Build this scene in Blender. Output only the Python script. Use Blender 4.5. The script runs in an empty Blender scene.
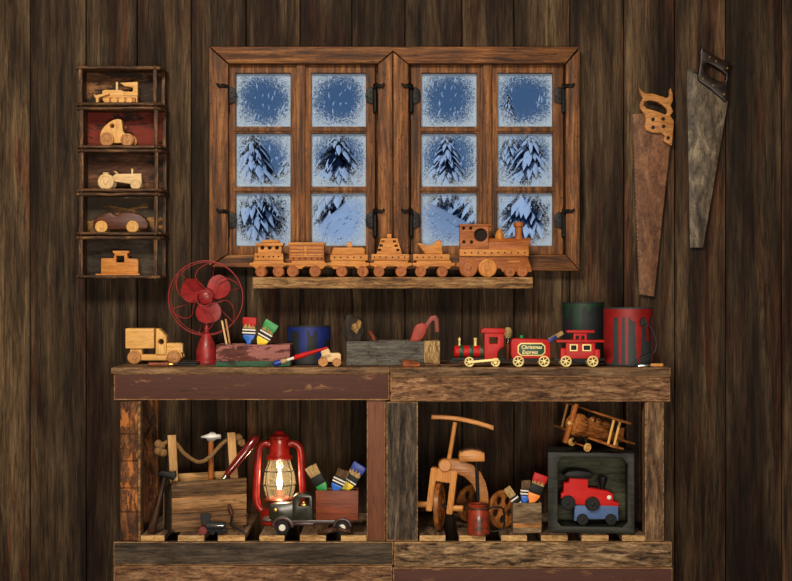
import bpy, bmesh, math, random
from mathutils import Vector, Matrix
random.seed(7)
PI = math.pi
SC = bpy.context.scene
COL = SC.collection

# ------------------------------------------------------------------ camera, world, lights, exposure
CD = 3.9                       # camera distance from the plank wall (wall front at y = 0)
CZ = 1.09
K = 1.98 / 792 / 3.5           # metres per pixel per metre of distance
cam_d = bpy.data.cameras.new('camera'); cam_d.lens = 36 * 3.5 / 1.98; cam_d.sensor_width = 36
cam = bpy.data.objects.new('camera', cam_d); COL.objects.link(cam)
cam.location = (0, -CD, CZ); cam.rotation_euler = (PI / 2, 0, 0)
SC.camera = cam
SC.view_settings.view_transform = 'Standard'; SC.view_settings.look = 'None'
SC.view_settings.gamma = 1; SC.view_settings.use_curve_mapping = False
SC.view_settings.exposure = 0.0

world = bpy.data.worlds.new('winter_night'); SC.world = world; world.use_nodes = True
wn = world.node_tree
bg = wn.nodes['Background']
tc = wn.nodes.new('ShaderNodeTexCoord'); sp = wn.nodes.new('ShaderNodeSeparateXYZ')
rp = wn.nodes.new('ShaderNodeValToRGB')
wn.links.new(tc.outputs['Generated'], sp.inputs[0]); wn.links.new(sp.outputs[2], rp.inputs[0])
rp.color_ramp.elements[0].position = 0.0; rp.color_ramp.elements[0].color = (0.06, 0.125, 0.25, 1)
rp.color_ramp.elements[1].position = 0.25; rp.color_ramp.elements[1].color = (0.024, 0.056, 0.13, 1)
wn.links.new(rp.outputs[0], bg.inputs[0]); bg.inputs[1].default_value = 1.15

def light(name, kind, loc, target, energy, color, size=1.0, sizey=None):
    d = bpy.data.lights.new(name, kind); d.energy = energy; d.color = color
    if kind == 'AREA':
        d.size = size
        if sizey: d.shape = 'RECTANGLE'; d.size_y = sizey
    elif kind == 'SUN': d.angle = size
    else: d.shadow_soft_size = size
    o = bpy.data.objects.new(name, d); COL.objects.link(o); o.location = loc
    o.rotation_euler = (Vector(target) - Vector(loc)).to_track_quat('-Z', 'Y').to_euler()
    return o
WARM = (1.0, 0.86, 0.68)
light('ceiling_lamp_light', 'AREA', (-0.65, -2.85, 2.7), (0.0, -0.2, 1.05), 84, WARM, 0.7, 0.5)
light('room_fill_light', 'AREA', (0.25, -4.2, 0.78), (0, 0, 0.95), 72, (1.0, 0.87, 0.72), 1.6, 0.5)
light('moon_light', 'SUN', (0, 0, 6), (0.45, 0.75, 5.35), 1.7, (0.62, 0.78, 1.0), 0.02)

# ------------------------------------------------------------------ helpers
def S(y): return (y + CD) * K
def X(px, y): return (px - 396) * S(y)
def Z(py, y): return CZ + (290.5 - py) * S(y)
def lin(c):
    r = []
    for v in c[:3]:
        v = v / 255.0
        r.append(v / 12.92 if v <= 0.04045 else ((v + 0.055) / 1.055) ** 2.4)
    return (r[0], r[1], r[2], 1.0)

def tag(o, label=None, cat=None, group=None, kind=None):
    if label: o['label'] = label
    if cat: o['category'] = cat
    if group: o['group'] = group
    if kind: o['kind'] = kind

class T:
    """one thing: its base point is at photo column px0, base row pb, depth y; z overrides the base height"""
    def __init__(s, name, label, cat, px0, pb, y, group=None, z=None, rot=None, kind=None, solo=False):
        s.s = S(y); s.px0 = px0; s.pb = pb; s.y = y
        s.loc = Vector((X(px0, y), y, Z(pb, y) if z is None else z))
        s.name = name; s.meta = (label, cat, group, kind); s.rot = rot; s.root = None
        if not solo:
            o = bpy.data.objects.new(name, None); o.empty_display_size = 0.03
            COL.objects.link(o); s._place(o); s.root = o
    def _place(s, o):
        if s.rot is not None:
            o.matrix_world = Matrix.Translation(s.loc) @ s.rot.to_4x4()
            lo, q, sc = o.matrix_world.decompose()
            o.location = lo; o.rotation_euler = q.to_euler()
        else: o.location = s.loc
        tag(o, *s.meta)
    def c(s, px, py, w=0): return Vector(((px - s.px0) * s.s, w * s.s, (s.pb - py) * s.s))
    def g(s): return G(s)
    # local point that shows at photo pixel (px,py) when it lies w px deeper than the base
    def at(s, px, py, w=0):
        yy = s.y + w * s.s
        return Vector((X(px, yy), yy, Z(py, yy))) - s.loc

def finish(bm, me, sharp=0.55):
    for f in bm.faces: f.smooth = True
    for e in bm.edges:
        if len(e.link_faces) == 2:
            try: e.smooth = e.calc_face_angle() < sharp
            except Exception: e.smooth = True
    bm.to_mesh(me); bm.free()

class G:
    def __init__(s, t): s.t = t; s.bm = bmesh.new(); s.m = 0
    def _merge(s, b, mat=None, keep=None, edge=None):
        if mat is not None: b.transform(mat)
        for i, f in enumerate(b.faces): f.material_index = edge if keep and keep[i] else s.m
        me = bpy.data.meshes.new('tmp'); b.to_mesh(me); b.free()
        s.bm.from_mesh(me); bpy.data.meshes.remove(me)
    def box(s, x0, x1, y0, y1, w0, w1, bev=0.6, rot=None, edge=None):
        b = bmesh.new(); bmesh.ops.create_cube(b, size=1)
        p = s.t.c(x0, max(y0, y1), w0); q = s.t.c(x1, min(y0, y1), w1); d = q - p; ce = (p + q) / 2
        for v in b.verts: v.co = Vector((v.co.x * d.x, v.co.y * d.y, v.co.z * d.z))
        if bev:
            bv = min(bev * s.t.s, 0.3 * min(abs(d.x), abs(d.y), abs(d.z)))
            bmesh.ops.bevel(b, geom=b.edges[:], offset=bv, segments=2, affect='EDGES', profile=0.6)
        M = Matrix.Translation(ce)
        if rot is not None: M = M @ rot.to_4x4()
        keep = None
        if edge is not None:
            b.normal_update(); keep = [max(abs(c_) for c_ in f.normal) < 0.995 for f in b.faces]
        s._merge(b, M, keep, edge); return s
    def poly(s, outer, w0, w1, holes=(), bev=0.5):
        cu = bpy.data.curves.new('tmp', 'CURVE'); cu.dimensions = '2D'; cu.fill_mode = 'BOTH'
        for lp in [outer] + list(holes):
            sp_ = cu.splines.new('POLY'); sp_.points.add(len(lp) - 1)
            for i, (a, b_) in enumerate(lp):
                q = s.t.c(a, b_, 0); sp_.points[i].co = (q.x, q.z, 0, 1)
            sp_.use_cyclic_u = True
        h = abs(w1 - w0) * s.t.s / 2; bv = min(bev * s.t.s, h * 0.45)
        cu.extrude = h - bv; cu.bevel_depth = bv; cu.bevel_resolution = 1; cu.offset = -bv
        o = bpy.data.objects.new('tmp', cu); COL.objects.link(o)
        bpy.context.view_layer.update()
        me = bpy.data.meshes.new_from_object(o.evaluated_get(bpy.context.evaluated_depsgraph_get()))
        COL.objects.unlink(o); bpy.data.objects.remove(o); bpy.data.curves.remove(cu)
        b = bmesh.new(); b.from_mesh(me); bpy.data.meshes.remove(me)
        bmesh.ops.remove_doubles(b, verts=b.verts, dist=1e-6)
        wm = (w0 + w1) / 2 * s.t.s
        for v in b.verts: v.co = Vector((v.co.x, wm - v.co.z, v.co.y))
        s._merge(b); return s
    def lathe(s, base, prof, axis=(0, 0, 1), seg=28, caps=True, local=False, arc=None):
        """prof: list of (radius px, height px) along axis from base (px,py,w)"""
        k = s.t.s
        o = base if local else s.t.c(*base)
        a = Vector(axis).normalized(); u = a.orthogonal().normalized(); v = a.cross(u)
        b = bmesh.new(); rings = []
        for r, h in prof:
            if r < 1e-6: rings.append([b.verts.new(o + a * h * k)])
            else: rings.append([b.verts.new(o + a * h * k + (u * math.cos(2 * PI * i / seg) + v * math.sin(2 * PI * i / seg)) * r * k) for i in range(seg)])
        for A, B in zip(rings, rings[1:]):
            if len(A) == 1 and len(B) == 1: continue
            for i in range(seg):
                j = (i + 1) % seg
                if len(A) == 1: b.faces.new((A[0], B[j], B[i]))
                elif len(B) == 1: b.faces.new((A[i], A[j], B[0]))
                else: b.faces.new((A[i], A[j], B[j], B[i]))
        if caps:
            if len(rings[0]) > 1: b.faces.new(rings[0][::-1])
            if len(rings[-1]) > 1: b.faces.new(rings[-1])
        bmesh.ops.recalc_face_normals(b, faces=b.faces)
        s._merge(b); return s
    def cyl(s, px, py, w, r, l, axis=(0, 1, 0), bev=0.5, seg=24):
        e = min(bev, r * .4, l * .3)
        a = Vector(axis).normalized(); o = s.t.c(px, py, w) - a * (l / 2) * s.t.s
        return s.lathe(o, [(r - e, 0), (r, e), (r, l - e), (r - e, l)], a, seg, True, True)
    def wheel(s, px, py, w, r, th, axis=(0, -1, 0), seg=28):
        a = Vector(axis).normalized(); o = s.t.c(px, py, w) - a * (th / 2) * s.t.s
        return s.lathe(o, [(r * .9, 0), (r, th * .15), (r, th * .85), (r * .9, th), (r * .72, th), (r * .68, th * .82),
                           (r * .34, th * .82), (r * .3, th * 1.05), (r * .12, th * 1.12), (0, th * 1.12)], a, seg, True, True)
    def tube(s, pts, r, seg=10, closed=False, local=False):
        k = s.t.s
        P = [p if local else s.t.c(*p) for p in pts]; n = len(P)
        R = r if isinstance(r, (list, tuple)) else [r] * n
        b = bmesh.new(); rings = []; u = None
        for i in range(n):
            if closed: d = P[(i + 1) % n] - P[i - 1]
            else: d = P[min(i + 1, n - 1)] - P[max(i - 1, 0)]
            d.normalize()
            u = d.orthogonal().normalized() if u is None else (u - d * u.dot(d)).normalized()
            v = d.cross(u)
            rings.append([b.verts.new(P[i] + (u * math.cos(2 * PI * j / seg) + v * math.sin(2 * PI * j / seg)) * R[i] * k) for j in range(seg)])
        m = n if closed else n - 1
        for i in range(m):
            A, B = rings[i], rings[(i + 1) % n]
            for j in range(seg): b.faces.new((A[j], A[(j + 1) % seg], B[(j + 1) % seg], B[j]))
        if not closed: b.faces.new(rings[0][::-1]); b.faces.new(rings[-1])
        bmesh.ops.recalc_face_normals(b, faces=b.faces)
        s._merge(b); return s
    def ring(s, px, py, w, R, r, axis=(0, 1, 0), n=48, seg=8):
        a = Vector(axis).normalized(); u = a.orthogonal().normalized(); v = a.cross(u); o = s.t.c(px, py, w)
        return s.tube([o + (u * math.cos(2 * PI * i / n) + v * math.sin(2 * PI * i / n)) * R * s.t.s for i in range(n)], r, seg, True, True)
    def ell(s, px, py, w, rx, rz, rw, seg=20, rot=None):
        b = bmesh.new(); bmesh.ops.create_uvsphere(b, u_segments=seg, v_segments=seg // 2 + 2, radius=1)
        k = s.t.s
        for v in b.verts: v.co = Vector((v.co.x * rx * k, v.co.y * rw * k, v.co.z * rz * k))
        M = Matrix.Translation(s.t.c(px, py, w))
        if rot is not None: M = M @ rot.to_4x4()
        s._merge(b, M); return s
    def bar(s, p, q, wid, w0, w1, bev=0.5):
        """flat bar between two photo points, wid px wide, w0..w1 deep"""
        d = Vector((q[0] - p[0], q[1] - p[1])); n = Vector((-d.y, d.x)).normalized() * wid / 2
        return s.poly([(p[0] + n.x, p[1] + n.y), (q[0] + n.x, q[1] + n.y), (q[0] - n.x, q[1] - n.y), (p[0] - n.x, p[1] - n.y)], w0, w1, (), bev)
    def text(s, body, px, py, size, w, shear=0.0, bold=0.0):
        cu = bpy.data.curves.new('tmp', 'FONT'); cu.body = body; cu.size = size * s.t.s; cu.align_x = 'CENTER'; cu.align_y = 'CENTER'
        cu.extrude = 0.15 * s.t.s; cu.shear = shear; cu.offset = bold * s.t.s
        o = bpy.data.objects.new('tmp', cu); COL.objects.link(o); bpy.context.view_layer.update()
        me = bpy.data.meshes.new_from_object(o.evaluated_get(bpy.context.evaluated_depsgraph_get()))
        COL.objects.unlink(o); bpy.data.objects.remove(o); bpy.data.curves.remove(cu)
        b = bmesh.new(); b.from_mesh(me); bpy.data.meshes.remove(me); q = s.t.c(px, py, w)
        for v in b.verts: v.co = Vector((q.x + v.co.x, q.y - v.co.z, q.z + v.co.y))
        s._merge(b); return s
    def part(s, name, mats, parent=None, label=None, kind=None):
        me = bpy.data.meshes.new(name); finish(s.bm, me)
        for m in (mats if isinstance(mats, (list, tuple)) else [mats]): me.materials.append(m)
        o = bpy.data.objects.new(name, me); COL.objects.link(o)
        o.parent = parent if parent is not None else s.t.root
        tag(o, label, None, None, kind); return o
    def solo(s, mats):
        o = s.part(s.t.name, mats); o.parent = None; s.t._place(o); s.t.root = o; return o
    def struct(s, mats, parent=None):
        o = s.part(s.t.name, mats); o.parent = None; o.location = s.t.loc; o['kind'] = 'structure'; s.t.root = o; return o

def circ(px, py, r, n=20): return [(px + r * math.cos(2 * PI * i / n), py + r * math.sin(2 * PI * i / n)) for i in range(n)]
def rect(x0, x1, y0, y1): return [(x0, y0), (x1, y0), (x1, y1), (x0, y1)]
def bez(pts, n=8):
    """Catmull-Rom through points"""
    P = [Vector(p) for p in pts]; out = []
    for i in range(len(P) - 1):
        a = P[max(i - 1, 0)]; b = P[i]; c_ = P[i + 1]; d = P[min(i + 2, len(P) - 1)]
        for k in range(n):
            t = k / n
            out.append(0.5 * ((2 * b) + (c_ - a) * t + (2 * a - 5 * b + 4 * c_ - d) * t * t + (3 * b - a - 3 * c_ + d) * t ** 3))
    out.append(P[-1]); return out
def rx(d): return Matrix.Rotation(math.radians(d), 3, 'X')
def ry(d): return Matrix.Rotation(math.radians(d), 3, 'Y')
def rz(d): return Matrix.Rotation(math.radians(d), 3, 'Z')

# ------------------------------------------------------------------ materials
def newmat(name):
    m = bpy.data.materials.new(name); m.use_nodes = True
    nt = m.node_tree; b = nt.nodes['Principled BSDF']
    return m, nt, b
def N(nt, typ, **kw):
    n = nt.nodes.new(typ)
    for k, v in kw.items(): setattr(n, k, v)
    return n
def ramp(nt, fac, stops):
    r = N(nt, 'ShaderNodeValToRGB'); e = r.color_ramp.elements
    while len(e) < len(stops): e.new(0.5)
    for el, (p, c_) in zip(e, stops): el.position = p; el.color = c_
    nt.links.new(fac, r.inputs[0]); return r.outputs[0]
def mix(nt, fac, a, b, mode='MIX'):
    m = N(nt, 'ShaderNodeMix', data_type='RGBA', blend_type=mode)
    for sock, v in ((m.inputs[0], fac), (m.inputs[6], a), (m.inputs[7], b)):
        if isinstance(v, (int, float, tuple)): sock.default_value = v
        else: nt.links.new(v, sock)
    return m.outputs[2]
def coords(nt, scale, seedmul=7.0, attr=None):
    tcn = N(nt, 'ShaderNodeTexCoord'); oi = N(nt, 'ShaderNodeObjectInfo')
    mul = N(nt, 'ShaderNodeMath', operation='MULTIPLY'); mul.inputs[1].default_value = seedmul
    if attr:
        at = N(nt, 'ShaderNodeAttribute', attribute_name=attr); nt.links.new(at.outputs['Fac'], mul.inputs[0])
    else: nt.links.new(oi.outputs['Random'], mul.inputs[0])
    ad = N(nt, 'ShaderNodeVectorMath', operation='ADD')
    nt.links.new(tcn.outputs['Object'], ad.inputs[0]); nt.links.new(mul.outputs[0], ad.inputs[1])
    mp = N(nt, 'ShaderNodeMapping'); mp.inputs['Scale'].default_value = scale
    nt.links.new(ad.outputs[0], mp.inputs[0]); return mp.outputs[0], ad.outputs[0]
def noise(nt, vec, scale, detail=6, rough=0.6, dist=0.0):
    n = N(nt, 'ShaderNodeTexNoise'); n.inputs['Scale'].default_value = scale; n.inputs['Detail'].default_value = detail
    n.inputs['Roughness'].default_value = rough; n.inputs['Distortion'].default_value = dist
    nt.links.new(vec, n.inputs['Vector']); return n.outputs['Fac']
WC = {}
def cracks(nt, v, scale, wid, dark):
    n = noise(nt, v, scale, 5, 0.62, 0.5)
    a = N(nt, 'ShaderNodeMath', operation='SUBTRACT'); a.inputs[1].default_value = 0.5; nt.links.new(n, a.inputs[0])
    b_ = N(nt, 'ShaderNodeMath', operation='ABSOLUTE'); nt.links.new(a.outputs[0], b_.inputs[0])
    return ramp(nt, b_.outputs[0], [(0.0, (dark, dark * .95, dark * .92, 1)), (wid, (1, 1, 1, 1))])
def wood(name, dark, mid, light_, axis='X', grain=90, stretch=14, rough=0.65, bump=0.25, contrast=1.0, paint=None, cover=0.5, pscale=14, attr=None, blotch=0.35, spots=0.0):
    key = (name, axis)
    if key in WC: return WC[key]
    m, nt, b = newmat(name + '_' + axis)
    sc = [grain] * 3; sc['XYZ'.index(axis)] = grain / stretch
    v, raw = coords(nt, sc, 7.0, attr)
    n1 = noise(nt, v, 1.0, 8, 0.65, 0.6); n2 = noise(nt, v, 3.1, 5, 0.7)
    hw = 0.19 / contrast
    c1 = ramp(nt, n1, [(0.5 - hw, lin(dark)), (0.5, lin(mid)), (0.5 + hw, lin(light_))])
    c2 = ramp(nt, n2, [(0.36, (0.35, 0.33, 0.32, 1)), (0.52, (1, 1, 1, 1))])
    col = mix(nt, 0.75 * min(1, contrast), c1, c2, 'MULTIPLY')
    n7 = noise(nt, v, 8.5, 4, 0.75)
    c7 = ramp(nt, n7, [(0.36, (0.62, 0.60, 0.58, 1)), (0.50, (1, 1, 1, 1)), (0.64, (1.25, 1.22, 1.18, 1))])
    col = mix(nt, 0.7 * min(1, contrast), col, c7, 'MULTIPLY')
    if contrast >= 1.0: col = mix(nt, 1.0, col, cracks(nt, v, 0.9, 0.022, 0.38), 'MULTIPLY')
    n3 = noise(nt, raw, 9.0, 4, 0.6)
    c3 = ramp(nt, n3, [(0.35, (1 - blotch, 1 - blotch, 1 - blotch, 1)), (0.65, (1.0, 1.0, 1.0, 1))])
    col = mix(nt, 1.0, col, c3, 'MULTIPLY')
    hgt = n1
    if spots:
        ns = noise(nt, raw, 110, 3, 0.5); cs = ramp(nt, ns, [(0.64, (1, 1, 1, 1)), (0.70, (1 - spots,) * 3 + (1,))])
        col = mix(nt, 1.0, col, cs, 'MULTIPLY')
    if paint is not None:
        sc2 = [pscale] * 3; sc2['XYZ'.index(axis)] = pscale / 3
        mp2 = N(nt, 'ShaderNodeMapping'); mp2.inputs['Scale'].default_value = sc2; nt.links.new(raw, mp2.inputs[0])
        n4 = noise(nt, mp2.outputs[0], 1.0, 7, 0.7, 0.3)
        f = ramp(nt, n4, [(cover - 0.02, (1, 1, 1, 1)), (cover + 0.02, (0, 0, 0, 1))])
        pn = noise(nt, v, 2.0, 5, 0.7)
        pc = mix(nt, pn, tuple(x * 0.55 for x in lin(paint)[:3]) + (1,), tuple(min(1, x * 1.45) for x in lin(paint)[:3]) + (1,))
        col = mix(nt, f, col, pc)
    nt.links.new(col, b.inputs['Base Color']); b.inputs['Roughness'].default_value = rough
    b.inputs['Specular IOR Level'].default_value = 0.3
    bp = N(nt, 'ShaderNodeBump'); bp.inputs['Strength'].default_value = bump; bp.inputs['Distance'].default_value = 0.004
    nt.links.new(hgt, bp.inputs['Height']); nt.links.new(bp.outputs[0], b.inputs['Normal'])
    WC[key] = m; return m
def plain(name, col, rough=0.5, metal=0.0, var=0.25, scale=60, coat=0.0, spec=0.5, bump=0.0, second=None, cut=0.55):
    if name in WC: return WC[name]
    m, nt, b = newmat(name); v, raw = coords(nt, (1, 1, 1))
    n = noise(nt, raw, scale, 6, 0.65)
    c = lin(col)
    lo = tuple(x * (1 - var) for x in c[:3]) + (1,); hi = tuple(min(1, x * (1 + var)) for x in c[:3]) + (1,)
    cc = ramp(nt, n, [(0.35, lo), (0.65, hi)])
    if second is not None:
        n2 = noise(nt, raw, scale * 0.45, 8, 0.72, 0.4)
        f = ramp(nt, n2, [(cut - 0.05, (0, 0, 0, 1)), (cut + 0.05, (1, 1, 1, 1))])
        cc = mix(nt, f, cc, lin(second))
    nt.links.new(cc, b.inputs['Base Color']); b.inputs['Roughness'].default_value = rough; b.inputs['Metallic'].default_value = metal
    b.inputs['Coat Weight'].default_value = coat; b.inputs['Specular IOR Level'].default_value = spec
    if bump:
        bp = N(nt, 'ShaderNodeBump'); bp.inputs['Strength'].default_value = bump; bp.inputs['Distance'].default_value = 0.002
        nt.links.new(n, bp.inputs['Height']); nt.links.new(bp.outputs[0], b.inputs['Normal'])
    WC[name] = m; return m

def wall_material(name='weathered_planks', gain=1.0):
    m, nt, b = newmat(name)
    v, raw = coords(nt, (34, 34, 1.6), 31.0, 'pid')
    n1 = noise(nt, v, 1.0, 9, 0.68, 0.9); n2 = noise(nt, v, 3.3, 6, 0.72, 0.4)
    mp = N(nt, 'ShaderNodeMapping'); mp.inputs['Scale'].default_value = (11, 11, 1.3); nt.links.new(raw, mp.inputs[0])
    n3 = noise(nt, mp.outputs[0], 1.0, 5, 0.6, 1.2)
    g = gain
    def q(c): return tuple(x * g for x in lin(c)[:3]) + (1,)
    c1 = ramp(nt, n1, [(0.26, q((40, 32, 25))), (0.44, q((66, 53, 40))), (0.56, q((80, 67, 51))), (0.74, q((104, 88, 68)))])
    cr = ramp(nt, n1, [(0.30, q((18, 12, 10))), (0.5, q((66, 42, 30))), (0.70, q((98, 66, 46)))])
    f3 = ramp(nt, n3, [(0.50, (0, 0, 0, 1)), (0.62, (1, 1, 1, 1))])
    col = mix(nt, f3, c1, cr)
    c2 = ramp(nt, n2, [(0.36, (0.34, 0.33, 0.32, 1)), (0.50, (1, 1, 1, 1))])
    col = mix(nt, 0.9, col, c2, 'MULTIPLY')
    n5 = noise(nt, mp.outputs[0], 2.0, 4, 0.6, 0.5)
    c5 = ramp(nt, n5, [(0.37, (0.38, 0.36, 0.35, 1)), (0.58, (1, 1, 1, 1))])
    col = mix(nt, 0.9, col, c5, 'MULTIPLY')
    mp6 = N(nt, 'ShaderNodeMapping'); mp6.inputs['Scale'].default_value = (9, 9, 0.75); nt.links.new(raw, mp6.inputs[0])
    n6 = noise(nt, mp6.outputs[0], 1.0, 4, 0.55, 0.8)
    c6 = ramp(nt, n6, [(0.36, (0.42, 0.38, 0.36, 1)), (0.47, (0.85, 0.82, 0.80, 1)), (0.60, (1.5, 1.48, 1.40, 1))])
    col = mix(nt, 1.0, col, c6, 'MULTIPLY')
    mp8 = N(nt, 'ShaderNodeMapping'); mp8.inputs['Scale'].default_value = (60, 60, 7); nt.links.new(raw, mp8.inputs[0])
    n8 = noise(nt, mp8.outputs[0], 1.0, 6, 0.75, 1.5)
    c8 = ramp(nt, n8, [(0.35, (0.55, 0.5, 0.48, 1)), (0.5, (1, 1, 1, 1)), (0.68, (1.3, 1.25, 1.2, 1))])
    col = mix(nt, 0.8, col, c8, 'MULTIPLY')
    col = mix(nt, 0.75, col, cracks(nt, v, 0.8, 0.015, 0.3), 'MULTIPLY')
    nfine = noise(nt, v, 8.0, 5, 0.8, 0.3)
    cf = ramp(nt, nfine, [(0.38, (0.45, 0.43, 0.42, 1)), (0.50, (1, 1, 1, 1)), (0.66, (1.5, 1.45, 1.4, 1))])
    col = mix(nt, 0.8, col, cf, 'MULTIPLY')
    at = N(nt, 'ShaderNodeAttribute', attribute_name='pid')
    ct = ramp(nt, at.outputs['Fac'], [(0.0, (0.62, 0.60, 0.60, 1)), (1.0, (1.25, 1.2, 1.12, 1))])
    col = mix(nt, 1.0, col, ct, 'MULTIPLY')
    nt.links.new(col, b.inputs['Base Color']); b.inputs['Roughness'].default_value = 0.75; b.inputs['Specular IOR Level'].default_value = 0.2
    bp = N(nt, 'ShaderNodeBump'); bp.inputs['Strength'].default_value = 0.6; bp.inputs['Distance'].default_value = 0.006
    hm = mix(nt, 0.45, n1, nfine)
    nt.links.new(hm, bp.inputs['Height']); nt.links.new(bp.outputs[0], b.inputs['Normal'])
    return m
M_WALL = wall_material(gain=1.0)
W_WIN = lambda a: wood('window_timber', (54, 29, 11), (122, 74, 34), (172, 116, 62), a, 70, 16, 0.6, 0.4, 1.15, spots=0.6)
W_SILL = lambda a: wood('ledge_timber', (84, 56, 30), (166, 124, 78), (206, 166, 114), a, 70, 7, 0.7, 0.6, 1.2)
W_TRAIN = lambda a='X': wood('orange_oiled_wood', (158, 92, 32), (210, 138, 60), (228, 160, 86), a, 110, 10, 0.5, 0.12, 0.7, blotch=0.15)
W_TRAIN2 = lambda a='X': wood('red_brown_wood', (122, 62, 22), (172, 98, 42), (196, 122, 60), a, 110, 10, 0.5, 0.12, 0.7, blotch=0.15)
W_PINE = lambda a='X': wood('honey_pine', (196, 140, 70), (228, 176, 100), (240, 196, 122), a, 100, 14, 0.5, 0.08, 0.6, blotch=0.12)
W_BIRCH = lambda a='X': wood('pale_birch', (200, 160, 108), (232, 198, 144), (242, 214, 168), a, 100, 12, 0.5, 0.08, 0.6, blotch=0.12)
W_DISC = lambda a='Z': wood('turned_wheel_wood', (140, 86, 42), (190, 132, 76), (212, 160, 104), a, 130, 8, 0.5, 0.1, 0.7, blotch=0.15)
W_WALNUT = lambda a='X': wood('dark_walnut', (50, 22, 14), (96, 50, 32), (122, 68, 44), a, 120, 12, 0.45, 0.1, 0.8)
W_MAHOG = lambda a='X': wood('mahogany', (70, 26, 10), (124, 56, 26), (150, 76, 38), a, 70, 14, 0.45, 0.15, 0.8)
W_BOX = lambda a='X': wood('old_dark_frame', (36, 24, 15), (84, 58, 39), (172, 126, 82), a, 120, 8, 0.6, 0.5)
W_MAROON = lambda a='X': wood('maroon_board', (40, 24, 16), (120, 84, 58), (170, 126, 86), a, 60, 10, 0.7, 0.35, 1.0, (76, 45, 37), 0.605, 50)
W_TAN = lambda a='X': wood('rough_tan_board', (66, 42, 26), (138, 100, 70), (184, 146, 108), a, 90, 4.5, 0.8, 0.9, 1.25)
W_GREY = lambda a='X': wood('weathered_grey_board', (30, 26, 22), (86, 74, 62), (132, 116, 98), a, 60, 7, 0.85, 0.8, 1.2)
W_LGREY = lambda a='X': wood('light_weathered_board', (50, 36, 25), (138, 110, 80), (192, 162, 124), a, 80, 5, 0.85, 0.9, 1.5)
W_DGREY = lambda a='X': wood('dark_weathered_board', (34, 28, 23), (80, 68, 56), (108, 94, 78), a, 60, 10, 0.8, 0.5, 1.0)
W_BROWN = lambda a='Z': wood('brown_painted_post', (84, 46, 28), (112, 66, 42), (126, 78, 52), a, 50, 10, 0.6, 0.1, 0.6, blotch=0.12)
W_PATCH = lambda a='Z': wood('bark_edged_post', (44, 27, 16), (104, 64, 36), (150, 98, 56), a, 70, 4, 0.75, 0.6, 1.3, (168, 102, 48), 0.45, 34)
W_ROUGHP = lambda a='Z': wood('rough_grey_brown_post', (58, 40, 28), (124, 96, 70), (164, 132, 98), a, 60, 8, 0.8, 0.8, 1.2)
W_WORN = lambda a='X': wood('worn_board_edge', (84, 56, 34), (156, 116, 76), (196, 156, 110), a, 90, 6, 0.8, 0.4, 1.2)
W_SLATTOP = lambda a='Y': wood('slat_face', (54, 40, 30), (120, 95, 72), (156, 126, 98), a, 70, 10, 0.75, 0.4)
W_ENDG = lambda a='X': wood('cut_slat_end', (160, 116, 66), (224, 180, 118), (240, 206, 150), a, 120, 5, 0.8, 0.5)
W_TOOLB = lambda a='X': wood('toolbox_plank', (66, 42, 24), (136, 96, 60), (176, 134, 88), a, 55, 16, 0.65, 0.25, 1.1)
W_TOOLD = lambda a='Z': wood('toolbox_end_board', (36, 30, 25), (70, 60, 50), (92, 80, 66), a, 60, 10, 0.75, 0.3)
W_LIGHT = lambda a='Z': wood('fresh_cut_plank', (176, 126, 72), (214, 166, 106), (230, 188, 134), a, 80, 14, 0.6, 0.15, 0.7)
W_CRATE = lambda a='X': wood('black_green_crate', (22, 24, 19), (38, 41, 34), (54, 57, 47), a, 60, 10, 0.5, 0.3)
W_CRATEB = lambda a='X': wood('crate_back_board', (48, 50, 38), (72, 74, 56), (92, 94, 72), a, 40, 8, 0.7, 0.2)
W_GREYBOX = lambda a='X': wood('grey_box_side', (52, 50, 46), (98, 96, 90), (122, 119, 110), a, 50, 8, 0.85, 0.6, 1.1, spots=0.5)
W_TRIKE = lambda a='Z': wood('varnished_amber_wood', (158, 96, 42), (208, 140, 72), (226, 166, 96), a, 80, 12, 0.35, 0.08, 0.7, blotch=0.12)
W_TRIKED = lambda a='Z': wood('varnished_dark_amber_wood', (92, 50, 20), (164, 100, 48), (198, 130, 70), a, 90, 8, 0.4, 0.15, 0.9)
W_PLANE = lambda a='X': wood('carved_brown_wood', (104, 54, 22), (180, 112, 56), (214, 144, 80), a, 120, 8, 0.45, 0.15)
W_PALLET = lambda a='X': wood('small_box_board', (70, 52, 36), (134, 112, 84), (166, 142, 110), a, 60, 8, 0.8, 0.4)
W_HANDLE = lambda a='Z': wood('saw_grip_wood', (150, 88, 38), (196, 134, 70), (220, 164, 98), a, 110, 6, 0.5, 0.2, 0.9, spots=0.6)
W_TOOLH = lambda a='X': wood('worn_tool_handle', (70, 30, 16), (136, 68, 38), (170, 98, 58), a, 120, 8, 0.4, 0.15)
M_DARKH = plain('black_lacquer_grip', (30, 19, 14), 0.4, 0, 0.3, 80, 0.0, 0.3)
M_RUST = wood('rusted_saw_steel', (88, 56, 42), (128, 88, 62), (164, 120, 88), 'Z', 40, 2.2, 0.6, 0.15, 0.9, blotch=0.4, spots=0.5)
M_STEEL = wood('pitted_sheen_saw_steel', (56, 49, 42), (110, 98, 82), (176, 162, 134), 'Z', 30, 3.0, 0.5, 0.1, 1.0, blotch=0.4, spots=0.5)  # pale streaks put the steel's reflection into the colour; dark spots are pits
M_IRON = plain('black_iron', (22, 21, 21), 0.5, 0.6, 0.4, 120)
M_RUSTY = plain('rusty_iron', (92, 56, 38), 0.6, 0.4, 0.4, 120, second=(48, 30, 22))
M_CHROME = plain('polished_steel', (190, 190, 186), 0.22, 1.0, 0.1)
M_BRASS = plain('brass', (214, 168, 84), 0.3, 0.9, 0.1)
M_RED = plain('gloss_red_enamel', (152, 28, 20), 0.3, 0, 0.25, 40, 0.3)
M_FAN = plain('old_red_enamel', (142, 34, 36), 0.45, 0, 0.3, 60, 0.1)
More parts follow.
